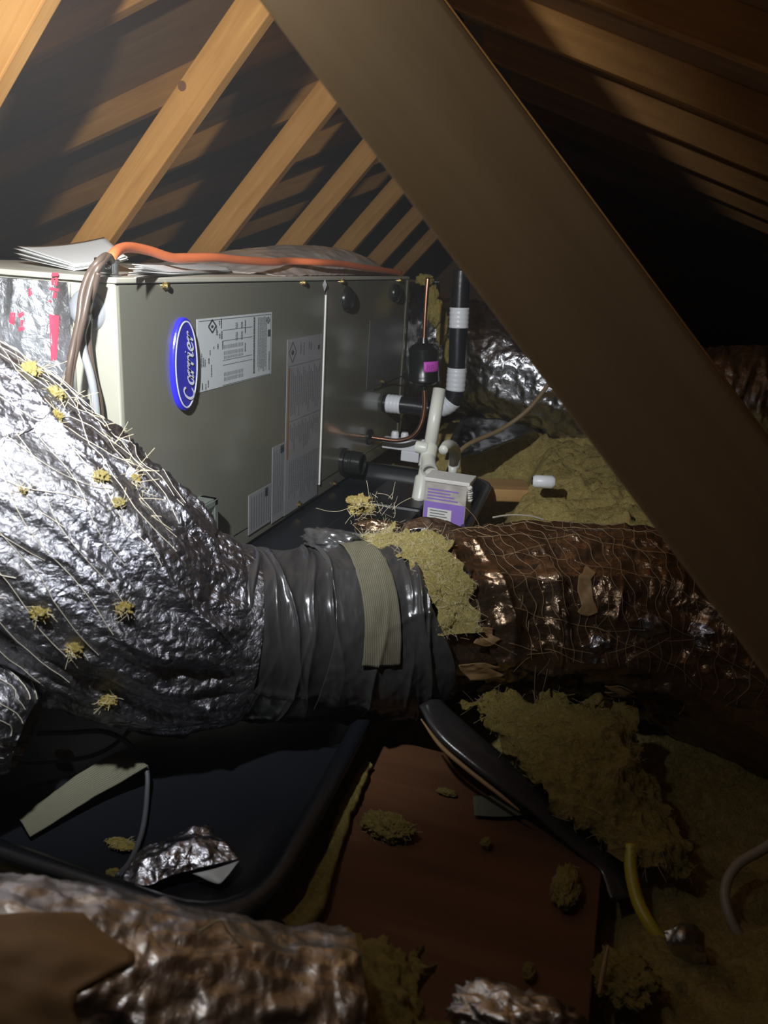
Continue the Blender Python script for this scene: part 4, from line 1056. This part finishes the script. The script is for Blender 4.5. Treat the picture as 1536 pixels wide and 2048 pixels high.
# purple carton
XC = -0.425
q0 = atX(868, 1040, XC); q1 = atX(925, 1050, XC)
ca, cbm = atX(866, 955, XC), atX(846, 1040, XC)
yC0 = atX(862, 1000, XC)[1]
cz = max(0.005, cbm[2]); ct_ = ca[2]
cw, cd = 0.105, 0.07
bx_ = thing('carton', 'small carton with purple label and dirty white top beside the PVC pipe', 'carton', None, (XC + cw / 2, yC0 + 0.05, 0.006))
def cbx(name, x0, x1, y0, y1, z0, z1, m, bev=0.001): return child_local(link(name, box_me(name, x0, x1, y0, y1, z0, z1, bev), m), bx_)
cx0, cy0 = XC - 0.018, yC0 + 0.0
cbx('carton_body', cx0, cx0 + cw, cy0, cy0 + cd, 0.005, ct_ - 0.006, 'carton_dirty', 0.002)
cbx('carton_lid', cx0 - 0.003, cx0 + cw + 0.006, cy0 - 0.004, cy0 + cd + 0.004, ct_ - 0.010, ct_, 'carton_white', 0.002)
hz_ = ct_ - 0.005
cbx('purple_panel', cx0 + 0.002, cx0 + cw - 0.002, cy0 - 0.0012, cy0 + 0.001, 0.010, 0.005 + 0.62 * hz_, 'purple', 0)
cbx('white_patch', cx0 + 0.012, cx0 + 0.072, cy0 - 0.0020, cy0, 0.005 + 0.26 * hz_, 0.005 + 0.52 * hz_, 'carton_white', 0)
cbx('white_patch', cx0 + 0.000, cx0 + 0.048, cy0 - 0.0021, cy0, 0.006, 0.005 + 0.25 * hz_, 'carton_white', 0)
for k in range(5): cbx('small_print', cx0 + 0.018, cx0 + 0.062 - 0.006 * (k % 2), cy0 - 0.0026, cy0 - 0.0012, 0.005 + (0.30 + 0.045 * k) * hz_, 0.005 + (0.315 + 0.045 * k) * hz_, 'ink_grey', 0)
for k in range(4): cbx('purple_print', cx0 + 0.008, cx0 + 0.085 - 0.01 * (k % 3), cy0 - 0.0012, cy0 + 0.001, 0.005 + (0.66 + 0.05 * k) * hz_, 0.005 + (0.68 + 0.05 * k) * hz_, 'purple', 0)
for k in range(6):
    child_local(link('torn_edge', lump_me('torn_edge', (cx0 + cw + 0.004, cy0 + 0.002 + 0.004 * k, ct_ - 0.012 - 0.007 * k), (0.008, 0.006, 0.007), 80 + k, 0.6, 2), 'carton_white'), bx_)

# cables beside the insulation
tc = link('tan_cable', tube_me('tan_cable', [atD(880, 985, 2.35), atD(905, 925, 2.4), atD(935, 890, 2.45), atD(1000, 860, 2.5), atD(1050, 825, 2.5), atD(1085, 785, 2.5), atD(1110, 745, 2.5)], 0.0075, 60, 10), 'tan_cable'); tag(tc, 'tan cable running diagonally in front of the far silver duct', 'cable')
tcl = link('thin_wire', tube_me('thin_wire', [atD(985, 1035, 1.5), atD(1020, 1030, 1.5), atD(1060, 1032, 1.5), atD(1090, 1040, 1.5)], 0.002, 20, 8), 'beige_cable'); tag(tcl, 'thin pale wire resting above the torn duct top', 'wire')
pcq = atD(1092, 966, 2.05)
pcx = thing('plastic_cap', 'translucent white plastic cap lying on yellow insulation', 'cap', None, tuple(pcq))
child_local(link('cap_body', lathe_me('cap_body', [(0.013, 0), (0.017, 0.006), (0.018, 0.05), (0.012, 0.058)], pcq - np.array((0.035, 0, 0)), np.array((1, 0.15, 0.05)), 22), 'white_plastic'), pcx)
child_local(link('cap_hole', lathe_me('cap_hole', [(0.010, 0), (0.010, 0.003)], pcq - np.array((0.038, 0.0005, 0)), np.array((1, 0.15, 0.05)), 16), 'rubber_black'), pcx)
# black plastic sheet behind the pipes
sheet('black_sheet', [[atD(925, 835, 2.75), atD(1000, 840, 2.75), atD(1070, 860, 2.75)], [atD(900, 880, 2.6), atD(980, 895, 2.6), atD(1060, 868, 2.65)], [atD(890, 920, 2.45), atD(925, 915, 2.45), atD(960, 905, 2.5)]], 30, 40, 0.012, 14, 'film_black', None, 0.002, 2)
tag(bpy.data.objects['black_sheet'], 'dark plastic sheet on the insulation between pipe and far silver duct', 'plastic sheet')

# ================================================================== ON TOP OF THE CABINET
def booklet(label, corners, n_pages, curl, seed):
    """corners: photo corner + X plane for each, far-left, far-right, near-right, near-left"""
    t = thing('booklet', label, 'booklet', 'installation papers', tuple(corners[3]))
    for k in range(n_pages):
        f_ = k / max(1, n_pages - 1)
        c = [np.array(p, float) for p in corners]
        for i in range(4):
            c[i] = c[i] + np.array((0, 0, -curl[i] * (1 - f_) - 0.0012 * (n_pages - 1 - k))) + np.array((RNG.normal() * 0.004, RNG.normal() * 0.004, 0)) * (0.3 if k == n_pages - 1 else 1)
            c[i][2] = max(c[i][2], ZT + 0.0015 + 0.0011 * k)
        u, v = np.meshgrid(np.linspace(0, 1, 16), np.linspace(0, 1, 12), indexing='ij'); u, v = u[..., None], v[..., None]
        G = c[0] * (1 - u) * (1 - v) + c[1] * u * (1 - v) + c[2] * u * v + c[3] * (1 - u) * v
        mid = 4 * u[..., 0] * (1 - u[..., 0]) * (0.5 + 0.5 * (1 - v[..., 0]))
        G[..., 2] -= 0.006 * mid * f_
        G[..., 2] = np.maximum(G[..., 2], ZT + 0.0012 + 0.0011 * k)
        child_local(link('page', grid_me('page', G, False, None, 0.0006), 'paper'), t)
    return t
booklet('curled white installation booklet lifted at its corner on the cabinet top', [atX(35, 492, -1.20), atX(208, 474, -1.12), atX(252, 512, -0.92), atX(150, 531, -0.95)], 6, [0.016, 0.035, 0.004, 0.004], 1)
booklet('flat stack of white papers under the orange cable on the cabinet top', [atZ(262, 528, ZT + .022), atZ(446, 521, ZT + .018), atZ(459, 541, ZT + .006), atZ(330, 549, ZT + .004)], 7, [0.012, 0.012, 0.004, 0.004], 2)

# orange cable, its clamp, brown and grey wires
def oc(px, py, x, zmin=ZT + 0.011): q = atX(px, py, x); q[2] = max(q[2], zmin); return q
ob = link('orange_cable', tube_me('orange_cable', [atY(221, 520, 1.08), oc(228, 507, -.815), oc(243, 497, -.83), oc(265, 495, -.84), oc(300, 502, -.845), oc(342, 515, -.845), oc(370, 516, -.845), oc(430, 515, -.84), oc(480, 520, -.84), oc(545, 524, -.84), oc(580, 522, -.845), oc(640, 525, -.805), oc(690, 529, -.798), oc(740, 537, -.795), oc(800, 545, -.795)],
      [0.0075, 0.0085, 0.0085, 0.0085, 0.0085, 0.0085, 0.009, 0.0085, 0.0085, 0.009, 0.0085, 0.0085, 0.0085, 0.0085, 0.0085], 150, 14), 'orange_cable')
tag(ob, 'orange sheathed cable snaking along the cabinet top', 'cable')
cl = thing('cable_clamp', 'small steel cable clamp at the cabinet top corner', 'clamp', None, tuple(atY(220, 545, 1.07)))
q = atY(221, 548, 1.085)
child_local(link('clamp_collar', lathe_me('clamp_collar', [(0.016, 0), (0.016, 0.003), (0.0125, 0.004), (0.0125, 0.022), (0.015, 0.023), (0.015, 0.026), (0.010, 0.026)], (q[0], q[1], ZT), (0, 0, 1), 20), 'steel'), cl)
child_local(link('clamp_saddle', box_me('clamp_saddle', q[0] - 0.017, q[0] + 0.017, q[1] - 0.018, q[1] - 0.013, ZT + 0.004, ZT + 0.028, 0.002), 'steel'), cl)
for dx in (-0.011, 0.011): child_local(link('clamp_screw', lathe_me('clamp_screw', [(0.005, 0), (0.005, 0.004), (0.003, 0.006)], (q[0] + dx, q[1] - 0.018, ZT + 0.016), (0, -1, 0), 12), 'steel'), cl)
wbun = thing('control_wires', 'bundle of brown control wires hanging from the clamp over the grommet', 'wire bundle', None, tuple(atY(135, 790, 1.0)))
W_ = lambda px, py, y=1.0: atY(px, py, y)
child_local(link('brown_wire', tube_me('brown_wire', [W_(218, 520, 1.07), W_(213, 511, 1.05), W_(198, 522, 1.02), W_(178, 548, 1.01), W_(164, 590, 1.0), W_(158, 640, .99), W_(147, 690, .98), W_(138, 740, .97), W_(134, 800, .97)], 0.0052, 80, 10), 'brown_cable'), wbun)
child_local(link('brown_wire', tube_me('brown_wire', [W_(224, 522, 1.07), W_(217, 513, 1.05), W_(200, 530, 1.02), W_(186, 556, 1.01), W_(176, 592, 1.0), W_(166, 640, .99), W_(154, 690, .985), W_(142, 745, .975), W_(138, 800, .97)], 0.0052, 80, 10), 'brown_cable'), wbun)
child_local(link('brown_wire', tube_me('brown_wire', [W_(196, 545, 1.01), W_(190, 570, 1.01), W_(181, 600, 1.01), W_(178, 622, 1.03), W_(178, 628, 1.055)], 0.0045, 40, 10), 'brown_cable'), wbun)
gcb = link('grey_cable', tube_me('grey_cable', [W_(178, 624, 1.052), W_(172, 640, 1.02), W_(164, 670, 1.01), W_(168, 705, 1.01), W_(181, 750, 1.01), W_(190, 800, 1.01), W_(196, 870, 1.01)], 0.0062, 60, 12), 'grey_cable'); tag(gcb, 'light grey cable dropping from the grommet down the cream end', 'cable')
dcb = link('dark_cable', tube_me('dark_cable', [W_(180, 624, 1.052), W_(178, 645, 1.03), W_(176, 680, 1.025), W_(184, 740, 1.025), W_(198, 800, 1.025), W_(204, 870, 1.025)], 0.0052, 60, 10), 'brown_cable'); tag(dcb, 'dark brown cable just right of the light grey cable', 'cable')

# crumpled clear film on the far end of the top
fq = atZ(690, 535, ZT)
G = []
for (px0, px1, z) in ((552, 560, .004), (575, 640, .020), (600, 700, .034), (620, 770, .034), (640, 810, .026), (690, 838, .002)): pass
rows = []
for x, hgt in ((-0.812, 0.003), (-0.86, 0.040), (-0.92, 0.060), (-1.02, 0.064), (-1.15, 0.050), (-1.25, 0.004)):
    rows.append([(x, 1.72, ZT + 0.002), (x, 1.85, ZT + 0.002 + hgt * .45), (x, 2.05, ZT + 0.002 + hgt * .9), (x, 2.3, ZT + 0.002 + hgt * 1.2), (x, 2.5, ZT + 0.002 + hgt), (x, 2.63, ZT + 0.002 + hgt * .2)])
cfm = sheet('clear_film', rows, 60, 100, 0.006, 16, 'film_clear', None, 0.001, 7)
tag(cfm, 'dusty crumpled clear plastic film heaped on the far cabinet top', 'plastic film')

# ================================================================== IN AND AROUND THE PAN
st = sheet('woven_strap', [[atZ(39, 1640, .014), atZ(100, 1592, .018), atZ(165, 1545, .03), atZ(237, 1504, .04)], [atZ(60, 1674, .012), atZ(135, 1630, .014), atZ(215, 1580, .022), atZ(298, 1533, .036)]], 16, 60, 0.004, 18, 'strap_tan', None, 0.001, 1)
tag(st, 'tan woven strap lying slantwise in the black pan', 'strap')
gw1 = link('grey_wire', tube_me('grey_wire', [atZ(15, 1525, .03), atZ(90, 1524, .02), atZ(170, 1515, .02), atZ(215, 1498, .03), atZ(250, 1470, .05), atZ(275, 1440, .07)], 0.0028, 50, 8), 'dark_cable'); tag(gw1, 'thin grey wire crossing low over the pan left of the strap', 'wire')
gw2 = link('grey_wire', tube_me('grey_wire', [atZ(75, 1466, .05), atZ(140, 1465, .05), atZ(200, 1462, .055), atZ(240, 1475, .055), atZ(265, 1495, .045), atZ(292, 1535, .03), atZ(294, 1590, .016), atZ(285, 1660, .012), atZ(262, 1720, .012), atZ(235, 1752, .02)], 0.0032, 90, 8), 'dark_cable'); tag(gw2, 'grey wire looping over the woven strap and down the pan', 'wire')
fsx = thing('foil_scrap', 'crumpled piece of foil with one bent grey corner in the pan', 'foil scrap', None, tuple(atZ(350, 1720, .01)))
sheet('foil_sheet', [[atZ(280, 1700, .02), atZ(340, 1675, .03), atZ(400, 1655, .03), atZ(425, 1665, .025)], [atZ(255, 1735, .015), atZ(330, 1715, .03), atZ(400, 1700, .03), atZ(455, 1695, .025)], [atZ(235, 1758, .012), atZ(290, 1775, .014), atZ(350, 1750, .02), atZ(478, 1722, .02)]], 40, 60, 0.010, 22, 'foil_scrap', fsx, 0.001, 9)
sheet('paper_backing', [[atZ(385, 1748, .018), atZ(430, 1738, .02), atZ(479, 1722, .02)], [atZ(420, 1762, .014), atZ(440, 1768, .014), atZ(458, 1750, .018)]], 10, 16, 0.002, 20, 'label_paper', fsx, 0.001, 3)
BITS = [((243, 1688), .008, (.018, .008, .003), 'insulation_crumb', 'flat yellow insulation crumb in the pan beside the wire'),
        ((230, 1748), .008, (.010, .006, .004), 'insulation_crumb', 'yellow insulation crumb at the wire end in the pan'),
        ((130, 1508), .012, (.012, .007, .005), 'insulation_crumb', 'dim yellow crumb between the two grey wires'),
        ((775, 1652), .006, (.032, .018, .012), 'insulation_clump', 'largest yellow insulation clump lying on the reddish board'),
        ((1132, 1772), .006, (.014, .030, .010), 'insulation_clump', 'long yellow insulation clump on the board near the black hose'),
        ((972, 1686), .004, (.006, .007, .005), 'insulation_crumb', 'tiny round yellow crumb mid board'),
        ((893, 1584), .004, (.012, .005, .004), 'insulation_crumb', 'small pale crumb near the far end of the board'),
        ((1058, 1942), .004, (.006, .010, .004), 'insulation_crumb', 'faint yellow crumb near the board bottom'),
        ((1250, 1960), -.01, (.03, .03, .012), 'insulation_clump', 'dim insulation lump right of the board beside the yellow cable')]
for k, (pp, z, sz, nm, lb) in enumerate(BITS):
    o = link(nm, lump_me(nm, atZ(*pp, z + sz[2] * 0.5), sz, 100 + k, 0.6, 5, 2.0), 'glass_yellow'); tag(o, lb, 'insulation')
    if sz[0] > .012: fuzz('fibre_fuzz', o.data, 60, 0.005, 0.0002, 'stray_fibre', o, 0, k)
# fuzzy insulation strip along the board's left edge
lines_ = [atZ(735, 1530, .01), atZ(700, 1600, .01), atZ(670, 1690, .01), atZ(640, 1770, .012), atZ(615, 1830, .012), atZ(570, 1870, .012)]
EP = Duct(lines_, [0.006, 0.010, 0.009, 0.011, 0.013, 0.016], 120, 24, lambda s, a, P: 0.009 * fbm(P * 40, 4))
o = link('insulation_strip', EP.mesh('insulation_strip'), 'glass_yellow'); tag(o, 'ragged insulation strip along the left edge of the reddish board', 'insulation')
tp = sheet('tape_piece', [[atZ(945, 1592, .006), atZ(1010, 1594, .007), atZ(1075, 1606, .006)], [atZ(948, 1632, .006), atZ(1010, 1634, .008), atZ(1070, 1628, .006)]], 10, 20, 0.001, 20, 'strap_tan', None, 0.0008, 4)
tag(tp, 'grey tape piece lying on the board beneath the black hose', 'tape')
# cables at the lower right
yc_ = link('yellow_cable', tube_me('yellow_cable', [atD(1262, 1690, .90), atD(1262, 1740, .885), atD(1275, 1800, .865), atD(1300, 1850, .845), atD(1340, 1900, .83), atD(1390, 1935, .82)], 0.0075, 60, 12), 'yellow_cable'); tag(yc_, 'yellow cable coming out below the sagging insulation', 'cable')
bc_ = link('beige_cable', tube_me('beige_cable', [atD(1600, 1640, .92), atD(1536, 1692, .91), atD(1475, 1730, .90), atD(1450, 1780, .885), atD(1462, 1840, .865), atD(1500, 1900, .85), atD(1545, 1945, .84)], 0.0058, 60, 12), 'beige_cable'); tag(bc_, 'beige cable curving at the lower right edge', 'cable')
sk = link('wood_splinter', tube_me('wood_splinter', [atD(1198, 1990, .74), atD(1207, 1940, .75), atD(1217, 1890, .76)], [0.002, 0.003, 0.001], 12, 6), 'kraft_and_reflection'); tag(sk, 'thin wooden splinter standing beside the board edge', 'splinter')
o = sheet('foil_scrap', [[atD(1330, 1865, .825), atD(1365, 1850, .82), atD(1395, 1860, .825)], [atD(1340, 1895, .815), atD(1372, 1885, .80), atD(1405, 1900, .81)], [atD(1355, 1925, .815), atD(1385, 1925, .81), atD(1410, 1930, .815)]], 24, 24, 0.012, 30, 'foil_near', None, 0.001, 5); tag(o, 'small dull foil scrap near the yellow cable', 'foil scrap')
o = link('foil_scrap', lump_me('foil_scrap', atD(1050, 2068, .56), (0.055, 0.03, 0.026), 64, 0.4, 5, 2), 'foil_near'); tag(o, 'blurred foil lump at the bottom edge of the picture', 'foil scrap')
# blurred insulation fold, bottom centre
bf = sheet('insulation_batt', [[atD(650, 1880, .62), atD(720, 1860, .62), atD(790, 1880, .62), atD(845, 1900, .62)], [atD(630, 1960, .58), atD(720, 1935, .57), atD(800, 1960, .57), atD(860, 1990, .585)], [atD(600, 2080, .55), atD(700, 2060, .53), atD(800, 2090, .53), atD(880, 2120, .545)]], 60, 60, 0.020, 16, 'glass_yellow', None, 0.0, 8, True)
tag(bf, 'blurred tan insulation batt fold at the bottom centre beside the near foil duct', 'insulation')
